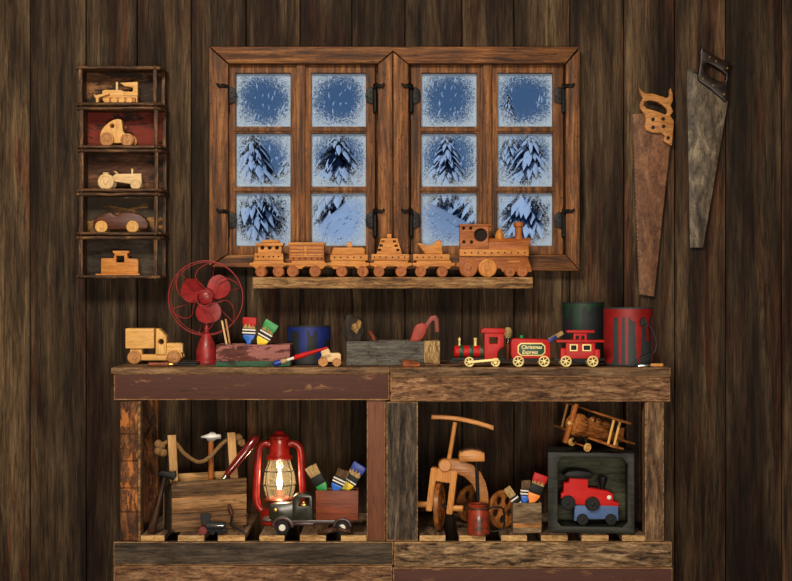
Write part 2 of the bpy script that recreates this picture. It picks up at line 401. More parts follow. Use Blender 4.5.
M_TOYRED = plain('toy_red_paint', (178, 22, 20), 0.45, 0, 0.12, 50, 0.0, 0.25)
M_TOYRED2 = plain('matte_red_paint', (188, 24, 20), 0.55, 0, 0.1, 50, 0, 0.2)
M_GREEN = plain('green_paint', (18, 142, 62), 0.4, 0, 0.15)
M_DGREEN = plain('dark_green_paint', (14, 66, 38), 0.45, 0, 0.2)
M_BLUE = plain('blue_paint', (22, 98, 196), 0.4, 0, 0.12)
M_DBLUE = plain('deep_blue_paint', (16, 48, 140), 0.4, 0, 0.15)
M_YELLOW = plain('yellow_paint', (244, 208, 32), 0.4, 0, 0.08)
M_ORANGE = plain('orange_paint', (246, 140, 44), 0.4, 0, 0.08)
M_WHITE = plain('white_paint', (226, 222, 210), 0.5, 0, 0.06)
M_CREAM = plain('cream_gold_paint', (232, 212, 140), 0.4, 0.1, 0.1)
M_BLACK = plain('black_paint', (14, 14, 15), 0.5, 0, 0.3, 60, 0, 0.25)
M_CAN = plain('slate_can_paint', (44, 50, 54), 0.65, 0.0, 0.15, 30)
M_CANBLUE = plain('can_blue_paint', (12, 34, 108), 0.6, 0, 0.2)
M_CANGREEN = plain('can_green_paint', (12, 50, 32), 0.6, 0, 0.2)
M_CANRED = plain('can_red_paint', (134, 16, 17), 0.55, 0, 0.2, 30)
M_DCAN = plain('dark_can_paint', (24, 29, 34), 0.65, 0.0, 0.2, 30)
M_BRISTLE = wood('pale_bristle', (150, 112, 62), (206, 172, 114), (230, 202, 150), 'Z', 260, 14, 0.8, 0.6)
M_BRISTB = wood('brown_bristle', (60, 40, 24), (122, 92, 62), (160, 128, 92), 'Z', 260, 14, 0.8, 0.6)
M_ROPE = plain('hemp_rope', (128, 96, 56), 0.9, 0, 0.4, 200, bump=0.5)
M_SLATE = plain('blue_wagon_paint', (66, 96, 146), 0.55, 0, 0.14, 50)
M_OLIVE = plain('dark_olive_enamel', (33, 36, 20), 0.3, 0, 0.25, 40, 0.15)
M_MARK = plain('dark_maroon_enamel', (48, 18, 13), 0.35, 0, 0.2, 40, 0.1)
M_CUP = plain('chipped_red_enamel', (140, 48, 26), 0.4, 0, 0.25, 60, 0.2, second=(64, 40, 28), cut=0.53)
M_PINK = wood('pink_flaking_paint', (60, 24, 20), (98, 48, 42), (120, 66, 58), 'X', 60, 8, 0.7, 0.3, 1.0, (146, 92, 86), 0.53, 34)
M_HOLE = plain('bored_hole_dark', (26, 14, 8), 0.9, 0, 0.1)  # dark dot rows, and the shade painted behind the cab windows
M_TOWEL = plain('dark_cable_rubber', (18, 17, 17), 0.6, 0, 0.1)

# ------------------------------------------------------------------ setting: plank wall with window opening
OPX0, OPX1, OPY0, OPY1 = 224, 568, 60, 263
def build_wall():
    t = T('wall_back', None, None, 396, 290.5, 0.0, solo=True); g = G(t)
    lay = g.bm.faces.layers.float.new('pid')
    seams = [-420, -360, -300, -245, -190, -130, -75, -25, 30, 86, 137, 191, 246, 300, 352, 405, 462, 514, 570, 624, 675, 726, 782, 836, 890, 950, 1010, 1070, 1130, 1210]
    top = 290.5 - (2.95 - CZ) / S(0); bot = 290.5 + CZ / S(0)
    rnd = random.Random(3)
    vals = [rnd.random() for _ in seams]
    def piece(x0, x1, y0, y1, w0, w1, pid, bev):
        n0 = len(g.bm.faces); g.box(x0, x1, y0, y1, w0, w1, bev)
        g.bm.faces.ensure_lookup_table()
        l = g.bm.faces.layers.float['pid']
        for f in g.bm.faces[n0:]: f[l] = pid
    for i in range(len(seams) - 1):
        a, b = seams[i] + 0.5, seams[i + 1] - 0.5; off = rnd.uniform(0, 1.6); pid = vals[i]
        if b <= OPX0 or a >= OPX1: piece(a, b, top, bot, off, 10, pid, 0.8)
        else:
            if a < OPX0: piece(a, OPX0, top, bot, off, 10, pid, 0.4); a = OPX0
            if b > OPX1: piece(OPX1, b, top, bot, off, 10, pid, 0.4); b = OPX1
            piece(a, b, top, OPY0, off, 10, pid, 0.8); piece(a, b, OPY1, bot, off, 10, pid, 0.8)
    for r in ((-420, OPX0, top, bot), (OPX1, 1210, top, bot), (OPX0, OPX1, top, OPY0), (OPX0, OPX1, OPY1, bot)):
        piece(*r, 10.01, 40, 0.1, 0)
    g.struct(M_WALL)
build_wall()
def slab(name, x0, x1, y0, y1, z0, z1, m):
    t = T(name, None, None, 396, 290.5, 0.0, solo=True); t.loc = Vector(((x0 + x1) / 2, (y0 + y1) / 2, (z0 + z1) / 2)); g = G(t)
    b = bmesh.new(); bmesh.ops.create_cube(b, size=1)
    for v in b.verts: v.co = Vector((v.co.x * (x1 - x0), v.co.y * (y1 - y0), v.co.z * (z1 - z0)))
    g._merge(b); return g.struct(m)
W_FLOOR = wood('floor_boards', (40, 26, 18), (84, 60, 42), (110, 82, 58), 'X', 25, 12, 0.7, 0.3)
W_ROOM = wood('room_boards', (36, 26, 18), (74, 56, 42), (98, 76, 58), 'Z', 25, 12, 0.8, 0.3)
slab('floor', -2.3, 2.3, -4.7, 0.0, -0.05, 0.0, W_FLOOR)
slab('ceiling', -2.3, 2.3, -4.7, 0.0, 2.9, 3.0, W_ROOM)
slab('wall_left', -2.3, -2.2, -4.6, 0.0, 0.0, 2.9, W_ROOM)
slab('wall_right', 2.2, 2.3, -4.6, 0.0, 0.0, 2.9, W_ROOM)
slab('wall_front', -2.3, 2.3, -4.7, -4.6, 0.0, 2.9, W_ROOM)

# ------------------------------------------------------------------ windows
def frost_glass():
    m, nt, b = newmat('frosted_pane'); nt.nodes.remove(b); out = nt.nodes['Material Output']
    tcn = N(nt, 'ShaderNodeTexCoord'); sep = N(nt, 'ShaderNodeSeparateXYZ'); nt.links.new(tcn.outputs['Generated'], sep.inputs[0])
    oi = N(nt, 'ShaderNodeObjectInfo')
    def ma(op, a, b_):
        n = N(nt, 'ShaderNodeMath', operation=op)
        for i, v in enumerate((a, b_)):
            if isinstance(v, (int, float)): n.inputs[i].default_value = v
            else: nt.links.new(v, n.inputs[i])
        return n.outputs[0]
    ex = ma('MINIMUM', sep.outputs[0], ma('SUBTRACT', 1.0, sep.outputs[0]))
    ez = ma('MINIMUM', sep.outputs[2], ma('SUBTRACT', 1.0, sep.outputs[2]))
    # rounded distance to the corner-heavy frost border
    dx = ma('SUBTRACT', sep.outputs[0], 0.5); dz = ma('SUBTRACT', sep.outputs[2], 0.53)
    rad = ma('SQRT', ma('ADD', ma('MULTIPLY', dx, dx), ma('MULTIPLY', dz, dz)), 0.0)
    v, raw = coords(nt, (1, 1, 1), 13.0)
    nb = noise(nt, raw, 16, 5, 0.65, 0.5); nf = noise(nt, raw, 210, 4, 0.75, 1.0); ng = noise(nt, raw, 520, 2, 0.6, 0.0)
    base = ma('ADD', ma('MULTIPLY', ma('SUBTRACT', rad, 0.44), 1.35), ma('MULTIPLY', ma('SUBTRACT', nb, 0.5), 0.40))
    edge = ma('SUBTRACT', 0.06, ma('MINIMUM', ex, ez))
    edge = ma('MULTIPLY', ma('MAXIMUM', edge, 0.0), 3.2)
    tot = ma('ADD', ma('ADD', base, edge), ma('ADD', ma('MULTIPLY', ma('SUBTRACT', nf, 0.5), 2.2), ma('MULTIPLY', ma('SUBTRACT', ng, 0.5), 0.9)))
    mr = N(nt, 'ShaderNodeMapRange'); mr.inputs[1].default_value = 0.02; mr.inputs[2].default_value = 0.18
    mr.inputs[3].default_value = 0.0; mr.inputs[4].default_value = 0.9; nt.links.new(tot, mr.inputs[0])
    tr = N(nt, 'ShaderNodeBsdfTransparent'); gl = N(nt, 'ShaderNodeBsdfGlossy'); gl.inputs['Roughness'].default_value = 0.05
    m1 = N(nt, 'ShaderNodeMixShader'); m1.inputs[0].default_value = 0.03
    nt.links.new(tr.outputs[0], m1.inputs[1]); nt.links.new(gl.outputs[0], m1.inputs[2])
    df = N(nt, 'ShaderNodeBsdfDiffuse'); df.inputs[0].default_value = (0.62, 0.80, 1.0, 1)
    tl = N(nt, 'ShaderNodeBsdfTranslucent'); tl.inputs[0].default_value = (0.8, 0.88, 1, 1)
    m2 = N(nt, 'ShaderNodeMixShader'); m2.inputs[0].default_value = 0.45
    nt.links.new(df.outputs[0], m2.inputs[1]); nt.links.new(tl.outputs[0], m2.inputs[2])
    m3 = N(nt, 'ShaderNodeMixShader'); nt.links.new(mr.outputs[0], m3.inputs[0])
    nt.links.new(m1.outputs[0], m3.inputs[1]); nt.links.new(m2.outputs[0], m3.inputs[2])
    nt.links.new(m3.outputs[0], out.inputs[0]); return m
M_PANE = frost_glass()
ROWS = ((74, 127.3), (134, 187), (193.5, 246))
def window(name, sashes, stile, hinges):
    t = T(name, None, None, (sashes[0][0] + sashes[1][1]) / 2, 252, 0.0); root = t.root; root['kind'] = 'structure'
    for (x0, x1, p0, p1) in sashes:
        g = t.g()
        g.poly(rect(x0, x1, 64.5, 255), -7, 6, [rect(p0, p1, 74, 246)], 0.8)
        for (a, b) in ((127.3, 134), (187, 193.5)):
            g.box(p0 - .5, p1 + .5, a, b, -6.5, 5, 0.8)
            g.box(p0 - 1.5, p1 + 1.5, a + 1.8, b - 1.8, -8, -6, 0.5)
        sash = g.part('sash', W_WIN('Z'))
        for (a, b) in ROWS: t.g().box(p0, p1, a, b, 0, 1.2, 0).part('pane', M_PANE, sash)
    a, b = stile
    t.g().box(a, b, 65, 254, -11, -6.8, 0.8).part('meeting_strip', W_WIN('Z'))
    for hx, d in hinges:
        for hy in (97, 221):
            g = t.g()
            g.poly([(hx - 1.5 * d, hy - 7), (hx + 4 * d, hy - 9), (hx + 8 * d, hy - 6), (hx + 9 * d, hy), (hx + 8 * d, hy + 6), (hx + 3 * d, hy + 8), (hx - 1.5 * d, hy + 6)], -10, -7, (), 0.4)
            g.tube([(hx - .5 * d, hy - 9, -10), (hx - .5 * d, hy + 14, -10)], 2.3, 10)
            g.ell(hx - .5 * d, hy + 15, -10, 2.4, 3, 2.4, 10); g.ell(hx - .5 * d, hy - 10, -10, 2.2, 2, 2.2, 10)
            g.tube([(hx, hy - 8, -15), (hx - 4 * d, hy - 9, -17.5), (hx - 8 * d, hy - 8.5, -18), (hx - 10 * d, hy - 11, -18)], [2.2, 2.0, 1.6, 1.0], 8)
            g.tube([(hx - .5 * d, hy - 8, -10), (hx, hy - 8, -15.5)], 1.5, 8)
            for q, r_ in ((4, -3), (7, 1), (4, 3)): g.ell(hx + q * d, hy + r_, -9.8, 1, 1, .7, 8)
            g.part('hinge', M_IRON)
window('window_1', ((228.5, 300, 236.5, 291), (302, 375, 311.5, 366)), (297, 305.5), ((229, 1), (374.5, -1)))
window('window_2', ((411, 485, 421, 476.5), (487, 562.5, 497, 552)), (482, 491), ((411.5, 1), (562, -1)))
def casing():
    t = T('trim_1', None, None, 395, 271, -0.045); t.root['kind'] = 'structure'
    t.g().poly([(209, 47), (228, 64), (228, 254), (209, 266)], 0, 16, (), 1.0).part('side_board', W_WIN('Z'))
    t.g().poly([(580, 49), (566, 64), (566, 254), (580, 271)], 0, 16, (), 1.0).part('side_board', W_WIN('Z'))
    t.g().poly([(209.8, 46.5), (579.5, 46.5), (565.5, 63.4), (408, 63.4), (393, 50.5), (378, 63.4), (228.6, 63.4)], 0, 16, (), 1.0).part('head_board', W_WIN('X'))
    t.g().poly([(392.6, 52), (392.6, 254), (378, 254), (378, 64.5)], 1, 16, (), 0.8).part('post_board', W_WIN('Z'))
    t.g().poly([(393.4, 52), (408.5, 64.5), (408.5, 254), (393.4, 254)], 1, 16, (), 0.8).part('post_board', W_WIN('Z'))
    t.g().poly([(228, 254.6), (566, 254.6), (579.5, 271), (210, 267)], 0, 16, (), 1.0).part('sill_board', W_WIN('X'))
    g = t.g(); g.box(225, 568, 57, 67.5, 23, 46, .3); g.box(225, 568, 251.5, 263, 23, 46, .3); g.box(225, 232, 67.7, 251.3, 23, 46, .3); g.box(559.5, 568, 67.7, 251.3, 23, 46, .3); g.box(370.5, 415, 67.7, 251.3, 23, 46, .3)
    g.part('jamb_lining', W_WIN('Z'))
casing()

# ------------------------------------------------------------------ outside: snow bank, firs, falling snow
M_SNOW = plain('snow', (226, 234, 246), 0.9, 0, 0.05, 4, spec=0.1)
M_FIR = plain('fir_needles', (18, 32, 56), 0.9, 0, 0.5, 30, spec=0.1)
M_BARK = plain('fir_bark', (30, 24, 22), 0.9, 0, 0.4, 30)
def snow_ground():
    b = bmesh.new(); rnd = random.Random(5); nx, ny = 60, 50; vs = []
    for j in range(ny + 1):
        y = 0.12 + 26 * (j / ny) ** 1.5
        row = []
        for i in range(nx + 1):
            x = -9 + 18 * i / nx; d = y + CD
            z = 0.55 + 1.0 * min(1, y / 7.5) ** 1.1 + 0.055 * max(0, y - 7.5) + 0.05 * math.sin(x * 1.7 + y) + 0.04 * math.sin(x * 3.1 - y * .8)
            z += 0.50 * math.exp(-((x + 0.13) / 0.55) ** 2 - ((y - 5.4) / 1.2) ** 2) + .16 * math.exp(-((x - .62) / .7) ** 2 - ((y - 5.2) / 1.0) ** 2)
            row.append(b.verts.new((x, y, z)))
        vs.append(row)
    for j in range(ny):
        for i in range(nx): b.faces.new((vs[j][i], vs[j][i + 1], vs[j + 1][i + 1], vs[j + 1][i]))
    me = bpy.data.meshes.new('snow_ground'); finish(b, me); me.materials.append(M_SNOW)
    o = bpy.data.objects.new('snow_ground', me); COL.objects.link(o); o['kind'] = 'structure'
snow_ground()
def ground_z(x, y):
    return 0.55 + 1.0 * min(1, y / 7.5) ** 1.1 + 0.055 * max(0, y - 7.5) - 0.12 
def fir(px, top, d, halfw, label, seed, tiers=9):
    """snow-laden fir whose tip shows at (px, top) from the room, d metres from the camera"""
    rnd = random.Random(seed); y = d - CD; s = d * K
    x = (px - 396) * s; zt = CZ + (290.5 - top) * s; z0 = ground_z(x, y); H = zt - z0; W = halfw * s
    o = bpy.data.objects.new('fir_tree', None); COL.objects.link(o); o.location = (x, y, z0)
    tag(o, label, 'tree', 'snowy firs outside the windows')
    t = T.__new__(T); t.s = 1.0; t.px0 = 0; t.pb = 0; t.y = y; t.root = o; t.loc = Vector((x, y, z0))
    g = G(t); g.lathe(Vector((0, 0, 0)), [(W * .09, 0), (W * .06, H * .5), (W * .015, H)], (0, 0, 1), 8, True, True).part('trunk', M_BARK)
    gb = bmesh.new(); gs = bmesh.new()
    def blob(bm_, p, dirv, L, wd, th, droop, up):
        # a drooping bough: grid swept outwards from p
        side = Vector((-dirv.y, dirv.x, 0)); nu, nv = 6, 6; ring = []
        for i in range(nu + 1):
            u = i / nu; cen = p + dirv * L * u + Vector((0, 0, -droop * u * u + up))
            ww = wd * (0.35 + 1.0 * math.sin(PI * min(1, .15 + .8 * u))) * (0.25 if i == nu else 1); hh = th * (0.5 + .7 * math.sin(PI * min(1, .1 + .8 * u))) * (0.3 if i == nu else 1)
            ring.append([bm_.verts.new(cen + side * ww * math.cos(2 * PI * k / nv) * rnd.uniform(.8, 1.2) + Vector((0, 0, 1)) * hh * math.sin(2 * PI * k / nv) * rnd.uniform(.7, 1.2)) for k in range(nv)])
        for A, B in zip(ring, ring[1:]):
            for k in range(nv): bm_.faces.new((A[k], A[(k + 1) % nv], B[(k + 1) % nv], B[k]))
        bm_.faces.new(ring[0][::-1]); bm_.faces.new(ring[-1])
    tiers = int(max(12, H / (W * .17)))
    for k in range(tiers):
        f = (k + .3) / tiers; z = H * (1 - f * .93); rad = W * (0.12 + .95 * min(1.0, f * 2.2) ** 0.8)
        nb = 8 + int(8 * min(1, f * 2)); a0 = rnd.uniform(0, 6)
        for j in range(nb):
            a = a0 + 2 * PI * j / nb + rnd.uniform(-.2, .2); L = rad * rnd.uniform(.8, 1.15); dv = Vector((math.cos(a), math.sin(a), 0))
            p = Vector((0, 0, z + rnd.uniform(-.1, .1) * W)); dr = L * rnd.uniform(.5, .8); wd = L * .105
            blob(gb, p, dv, L, wd * 1.15, L * .06, dr, -L * .07)
            if rnd.random() < .78: blob(gs, p + dv * L * .22, dv, L * .76, wd * .95, L * .06, dr * .98, -dr * .03 + L * .035)
    for bm_, nm, mt in ((gb, 'bough', M_FIR), (gs, 'snow_load', M_SNOW)):
        bmesh.ops.recalc_face_normals(bm_, faces=bm_.faces)
        me = bpy.data.meshes.new(nm); finish(bm_, me, 1.2); me.materials.append(mt)
        c_ = bpy.data.objects.new(nm, me); COL.objects.link(c_); c_.parent = o; c_['kind'] = 'stuff'
for a in ((252, 126, 11.5, 30, 'dark snowy fir seen through the far left column of panes', 1),
          (290, 150, 13.5, 24, 'snowy fir half hidden behind the left window’s meeting bars', 2),
          (338, 126, 10.5, 34, 'broad snow-laden fir behind the snow mound in the left window', 3),
          (447, 132, 12, 26, 'slim snowy fir in the left panes of the right window', 4),
          (484, 146, 10.8, 30, 'snowy fir behind the meeting bars of the right window', 5),
          (508, 92, 19, 16, 'tall distant fir reaching into the top right panes', 6),
          (531, 130, 10.2, 36, 'broad snow-heavy fir in the far right column of panes', 7),
          (408, 158, 13, 24, 'snowy fir mostly hidden by the post between the windows', 8)):
    fir(*a)
def snowfall():
    b = bmesh.new(); rnd = random.Random(11)
    for i in range(900):
        d = rnd.uniform(6.6, 9.5); px = rnd.uniform(215, 575); py = rnd.uniform(60, 250)
        p = Vector(((px - 396) * d * K, d - CD, CZ + (290.5 - py) * d * K)); r = rnd.uniform(.0022, .0052) * (d / 5); L = r * rnd.uniform(1.2, 4.5)
        q = Vector((rnd.uniform(-.2, .45), 0, 1)).normalized(); u = q.orthogonal().normalized(); v = q.cross(u)
        top = b.verts.new(p + q * L); bo = b.verts.new(p - q * L); mid = [b.verts.new(p + (u * math.cos(k * PI / 2) + v * math.sin(k * PI / 2)) * r) for k in range(4)]
        for k in range(4): b.faces.new((mid[k], mid[(k + 1) % 4], top)); b.faces.new((mid[(k + 1) % 4], mid[k], bo))
    me = bpy.data.meshes.new('falling_snow'); finish(b, me); me.materials.append(M_SNOW)
    o = bpy.data.objects.new('falling_snow', me); COL.objects.link(o)
    tag(o, 'falling snowflakes in the blue night outside the windows', 'snow', None, 'stuff')
snowfall()

# ------------------------------------------------------------------ work benches
BY = -0.40
SHELF_Z = Z(535.3, BY); TABLE_Z = Z(367.3, BY)
def bench(name, label, x0, x1, parts):
    t = T(name, label, 'bench', (x0 + x1) / 2, 290.5 + CZ / S(BY), BY)
    for nm, geo, mt in parts:
        g = t.g()
        geo(g); 
        g.part(nm, mt if isinstance(mt, list) else [mt, W_WORN('X')])
    return t
FL = 290.5 + CZ / S(BY)     # photo row of the floor under the bench front
def slat(x0, x1, y0=534.5):
    def f(g):
        g.m = 0; g.box(x0, x1, 535.3, 541, 1.0, 140, .5)
        g.m = 1; g.box(x0, x1, 535.3, 541, -1.2, 1.0, .4)
    return f
def bx(*a): return lambda g: g.box(*a, edge=1)
def many(*L):
    def f(g):
        for a in L: g.box(*a, edge=1)
    return f
def patch_post(g):
    g.m = 0
    for a, b in ((400.2, 434), (434.5, 461), (461.5, 488), (488.5, 512), (512.5, 541)): g.box(120, 137.6, a, b, 1, 20, 1.0)
    g.m = 1; g.box(137.8, 140.2, 400, 541, 1, 20, .6)
parts = [('tabletop', many((112, 389.6, 367.3, 373.4, -4, 45, .9), (112, 389.6, 367.3, 373.4, 46, 95, .9), (112, 389.6, 367.3, 373.4, 96, 144, .9)), W_ROUGHP('X')),
         ('front_rail', bx(114, 389.6, 373.2, 400, -2, 5, 1.2), W_MAROON('X')),
         ('rear_rail', bx(120, 385.5, 374, 398, 132, 140, 1), W_DGREY('X')),
         ('post', patch_post, [W_PATCH('Z'), W_WORN('X')]),
         ('post', bx(120.5, 137.5, 373.4, FL, 118, 131, .8), W_PATCH('Z')),
         ('post', bx(366.8, 385.5, 400.2, 541, 1, 20, .8), W_BROWN('Z')),
         ('post', bx(366.8, 385.5, 373.2, FL, 118, 131, .8), W_DGREY('Z')),
         ('leg', bx(120, 140, 541, FL, 5.5, 22, .8), W_DGREY('Z')), ('leg', bx(366.8, 385.5, 541, FL, 5.5, 22, .8), W_DGREY('Z')),
         ('lower_rail', bx(114, 393.5, 541.3, 564.5, -3, 5, 1), W_DGREY('X')),
         ('bottom_board', bx(114, 392.5, 565, 594, -3, 5, 1.2), W_TAN('X')),
         ('side_rail', bx(122, 138, 541.2, 556, 23, 116, .5), W_DGREY('Y')), ('side_rail', bx(368, 384, 541.2, 556, 23, 116, .5), W_DGREY('Y'))]
for a, b in ((141, 164.5), (178, 204.5), (218, 245), (259.5, 284.5), (300, 326), (341, 366.5)): parts.append(('shelf_slat', slat(a, b), [W_SLATTOP('Y'), W_ENDG('X')]))
bench('work_bench', 'left half of the slatted wooden workbench with maroon top rail and patchy orange post', 112, 390, parts)
parts = [('tabletop', many((390.2, 670, 367.3, 376.5, -4, 45, .9), (390.2, 670, 367.3, 376.5, 46, 95, .9), (390.2, 670, 367.3, 376.5, 96, 144, .9)), W_ROUGHP('X')),
         ('front_rail', bx(390.2, 670, 376.2, 401.5, -2, 5, 1.2), W_TAN('X')),
         ('rear_rail', bx(395, 664, 377, 398, 132, 140, 1), W_DGREY('X')),
         ('post', bx(386.2, 418, 401.7, 541, 0, 18, 1.2), W_GREY('Z')),
         ('post', bx(396, 418, 376.2, FL, 118, 131, .8), W_DGREY('Z')),
         ('post', bx(645, 664, 401.7, 541, 0, 18, 1.2), W_ROUGHP('Z')),
         ('post', bx(646, 661, 376.6, FL, 118, 131, .8), wood('brown_rear_post', (30, 18, 13), (68, 42, 30), (96, 62, 44), 'Z', 60, 8)),
         ('leg', bx(396, 418, 541, FL, 5.5, 22, .8), W_DGREY('Z')), ('leg', bx(645, 664, 541, FL, 5.5, 22, .8), W_DGREY('Z')),
         ('lower_rail', bx(394, 671.5, 541.5, 566.5, -3, 5, 1.2), W_LGREY('X')),
         ('bottom_board', bx(393, 672, 567, 596, -3, 5, 1), W_MAROON('X')),
         ('side_rail', bx(398, 416, 541.2, 556, 23, 116, .5), W_DGREY('Y')), ('side_rail', bx(646, 662, 541.2, 556, 23, 116, .5), W_DGREY('Y'))]
for a, b in ((419.5, 445.5), (459, 485.5), (501, 527), (541, 567.5), (581.5, 608.5), (622, 645)): parts.append(('shelf_slat', slat(a, b), [W_SLATTOP('Y'), W_ENDG('X')]))
bench('work_bench', 'right half of the slatted wooden workbench with rough tan top rail and grey post', 390, 670, parts)

# ------------------------------------------------------------------ ledge and wooden train
LY = -0.125
t = T('wall_ledge', 'rough plank ledge under the windows carrying the wooden train', 'shelf', 392, 288.5, LY, solo=True)
t.g().box(252.5, 533, 277, 288.5, 0, 45, 1.0).solo(W_SILL('X'))
LEDGE_Z = Z(277, LY)
TY = -0.085
def wagon_base(t, x0, x1, wheels, r=5.5, low=276.6, dark=False):
    """coupled frame with axle boxes and wheels; the wheels stand at row 'low'"""
    c0, c1 = x0 + 4, x1 - 4
    t.g().poly([(x0, 262.5), (c0, 262), (c0, 260), (c1, 260), (c1, 262), (x1, 262.5), (x1, 265), (c1, 266), (c1 - 2, 268.5), (c1 - 8, 268.5), (c1 - 11, 266), (c0 + 13, 266), (c0 + 10, 268.5), (c0 + 2, 268.5), (c0, 266), (x0, 265)], -6, 6, (), .5).part('chassis', W_TRAIN('X'))
    for wx in wheels:
        for w in (-7.8, 7.8): t.g().wheel(wx, low - r, w, r, 3.2, (0, -1 if w < 0 else 1, 0)).part('wheel', W_TRAIN2('Z'))
def dots(t, xs, y, w=-7.2, r=.8):
    g = t.g()
    for x in xs: g.cyl(x, y, w, r, .6, (0, 1, 0), .1, 10)
    return g
def car(name, label, x): return T(name, label, 'toy train', x, 276.6, TY, 'wooden train on the ledge', z=LEDGE_Z)
t = car('toy_caboose', 'honey wooden caboose with three round windows at the train’s left end', 270)
wagon_base(t, 250, 288, (261.5, 279))
t.g().box(255, 283.8, 253, 260, -7, 7).part('body', W_TRAIN('X'))
t.g().poly(rect(258.5, 282, 245.4, 253), -6, 6, [circ(262.9, 247.3, 2), circ(270.2, 247.3, 2), circ(277.4, 247.3, 2)], .4).part('cabin', W_TRAIN('X'))
t.g().box(259.5, 281, 246, 252, -3, -1, .1).part('cabin_shade_panel', M_HOLE)  # dark panel added inside as painted shade for the round windows
g = t.g(); g.poly([(255, 242.8), (285, 242.8), (283, 245.5), (257, 245.5)], -8, 8); g.poly([(263.4, 239.3), (278.6, 239.3), (280, 242.6), (262, 242.6)], -6, 6); g.part('roof', W_TRAIN('X'))
dots(t, (258.5, 264, 269.5, 274, 279), 256.3).part('peg_row', M_HOLE)
t = car('toy_boxcar', 'wooden boxcar with carved panel side, second from the train’s left end', 308)
wagon_base(t, 288, 329, (293.2, 315.5), 5.7)
t.g().box(289.5, 324.5, 244.8, 260, -7, 7).part('body', W_TRAIN2('X'))
t.g().box(288.6, 325.5, 242, 244.8, -8, 8, .8).part('roof', W_TRAIN('X'))
g = t.g()
for y in (247, 250, 253.5): g.box(291, 304, y, y + 1.6, -7.8, -6.5, .2); g.box(308, 323, y, y + 1.6, -7.8, -6.5, .2)
g.box(304.5, 307.5, 246, 256, -8, -6.5, .2); g.box(290.5, 323.5, 255.5, 256.6, -7.9, -6.5, .2); g.part('carved_panel', W_TRAIN('X'))
dots(t, (294, 300, 306, 312, 318, 322), 258.3).part('peg_row', M_HOLE)
t = car('toy_tank_car', 'low wooden tank car with a small square dome, third from the left', 349)
wagon_base(t, 327.5, 369.5, (342, 363))
t.g().box(330.5, 368, 254, 260, -7, 7).part('body', W_TRAIN('X'))
t.g().poly([(331.5, 253.8), (333, 248), (335, 247), (363, 247), (365, 249), (365, 253.8)], -5.5, 5.5, (), 1).part('tank', W_TRAIN('X'))
t.g().box(347, 352, 241.8, 247, -2.5, 2.5).part('dome', W_TRAIN('X'))
dots(t, (335, 341, 348, 354, 361), 257).part('peg_row', M_HOLE)
t = car('toy_tower_car', 'wooden wagon with a stepped pyramid tower, middle of the train', 391)
wagon_base(t, 370, 412, (379, 401))
t.g().box(371.5, 409, 253.6, 260, -7, 7).part('body', W_TRAIN('X'))
hl = [rect(a, a + 3, b, b + 2) for a, b in ((381.5, 240), (379.8, 244.3), (378.2, 248.6), (393, 240), (394.6, 244.3), (396.4, 248.6))]
t.g().poly([(381, 238), (397.5, 238), (402, 253.4), (376.5, 253.4)], -5, 5, hl, .3).part('tower', W_TRAIN('X'))
t.g().box(387, 391.5, 233.5, 238, -2.2, 2.2).part('tower_cap', W_TRAIN('X'))
dots(t, (374.5, 380, 386, 392.5, 398.5, 404.5), 256.8).part('peg_row', M_HOLE)
t = car('toy_hopper_car', 'wooden wagon with a slanted cut-out coal shape, just behind the engine', 432)
wagon_base(t, 412.5, 455, (420.5, 442))
t.g().box(413, 449.5, 253.6, 260, -7, 7).part('body', W_TRAIN('X'))
t.g().poly([(416.5, 242.3), (421, 242.8), (428, 245.5), (433, 243.5), (436, 241), (438.2, 239.4), (441, 240.5), (442, 245), (442.5, 253.4), (425, 253.4)], -3.5, 3.5, (), .8).part('coal_shape', W_TRAIN('X'))
dots(t, (417, 423, 429, 435, 441), 256.8).part('peg_row', M_HOLE)
t = car('toy_locomotive', 'large brown wooden steam engine with round cab window at the train’s right end', 494)
t.g().poly(rect(459.5, 488, 225, 249), -8, 8, [circ(480.3, 234.7, 6.6, 28), circ(463.3, 228, 1.6, 12), circ(470.4, 228, 1.6, 12), circ(463.6, 241.6, 1.6, 12), circ(471.2, 241.8, 1.6, 12)], .5).part('cab', W_TRAIN2('X'))
t.g().box(458.8, 491, 223.8, 226.2, -9, 9).part('roof', W_TRAIN2('X'))
t.g().box(461, 487, 226.4, 248, -4, -2, .1).part('cab_shade_panel', M_HOLE)  # near-black sheet behind the cab holes, in place of their shade
g = t.g(); g.cyl(508, 244.5, 0, 7, 40, (1, 0, 0), .8); g.box(488, 528, 242, 250, -7, 7); g.cyl(528.5, 242.5, 0, 5.5, 3.5, (1, 0, 0), .6); g.box(491, 515, 243, 244.6, -7.6, -6, .2); g.part('boiler', W_TRAIN2('X'))
t.g().box(459, 528, 249, 256, -9, 9, .6).part('running_board', W_TRAIN('X'))
dots(t, [464.5 + 6.6 * i for i in range(10)], 252.5, -9.2).part('peg_row', M_HOLE)
t.g().poly([(459, 256.2), (527, 256.2), (531, 268), (531, 271.5), (502, 271.5), (500, 268), (462, 268), (456, 266), (456, 262.5), (459, 262)], -6.5, 6.5, (), .6).part('chassis', W_TRAIN2('X'))
t.g().lathe((499.5, 239, 0), [(4, 0), (4.6, 2), (4.6, 4), (3, 8), (1, 11), (0, 12)], (0, 0, 1)).part('steam_dome', W_TRAIN('Z'))
t.g().lathe((518.5, 239, 0), [(4.4, 0), (3.6, 4), (3.6, 12), (5, 13), (5, 16.5), (4, 17.5), (0, 17.5)], (0, 0, 1)).part('chimney', W_TRAIN2('Z'))
g = t.g(); g.box(508, 519, 260.3, 262, -7.4, -6, .2); g.part('side_rod', W_TRAIN('X'))
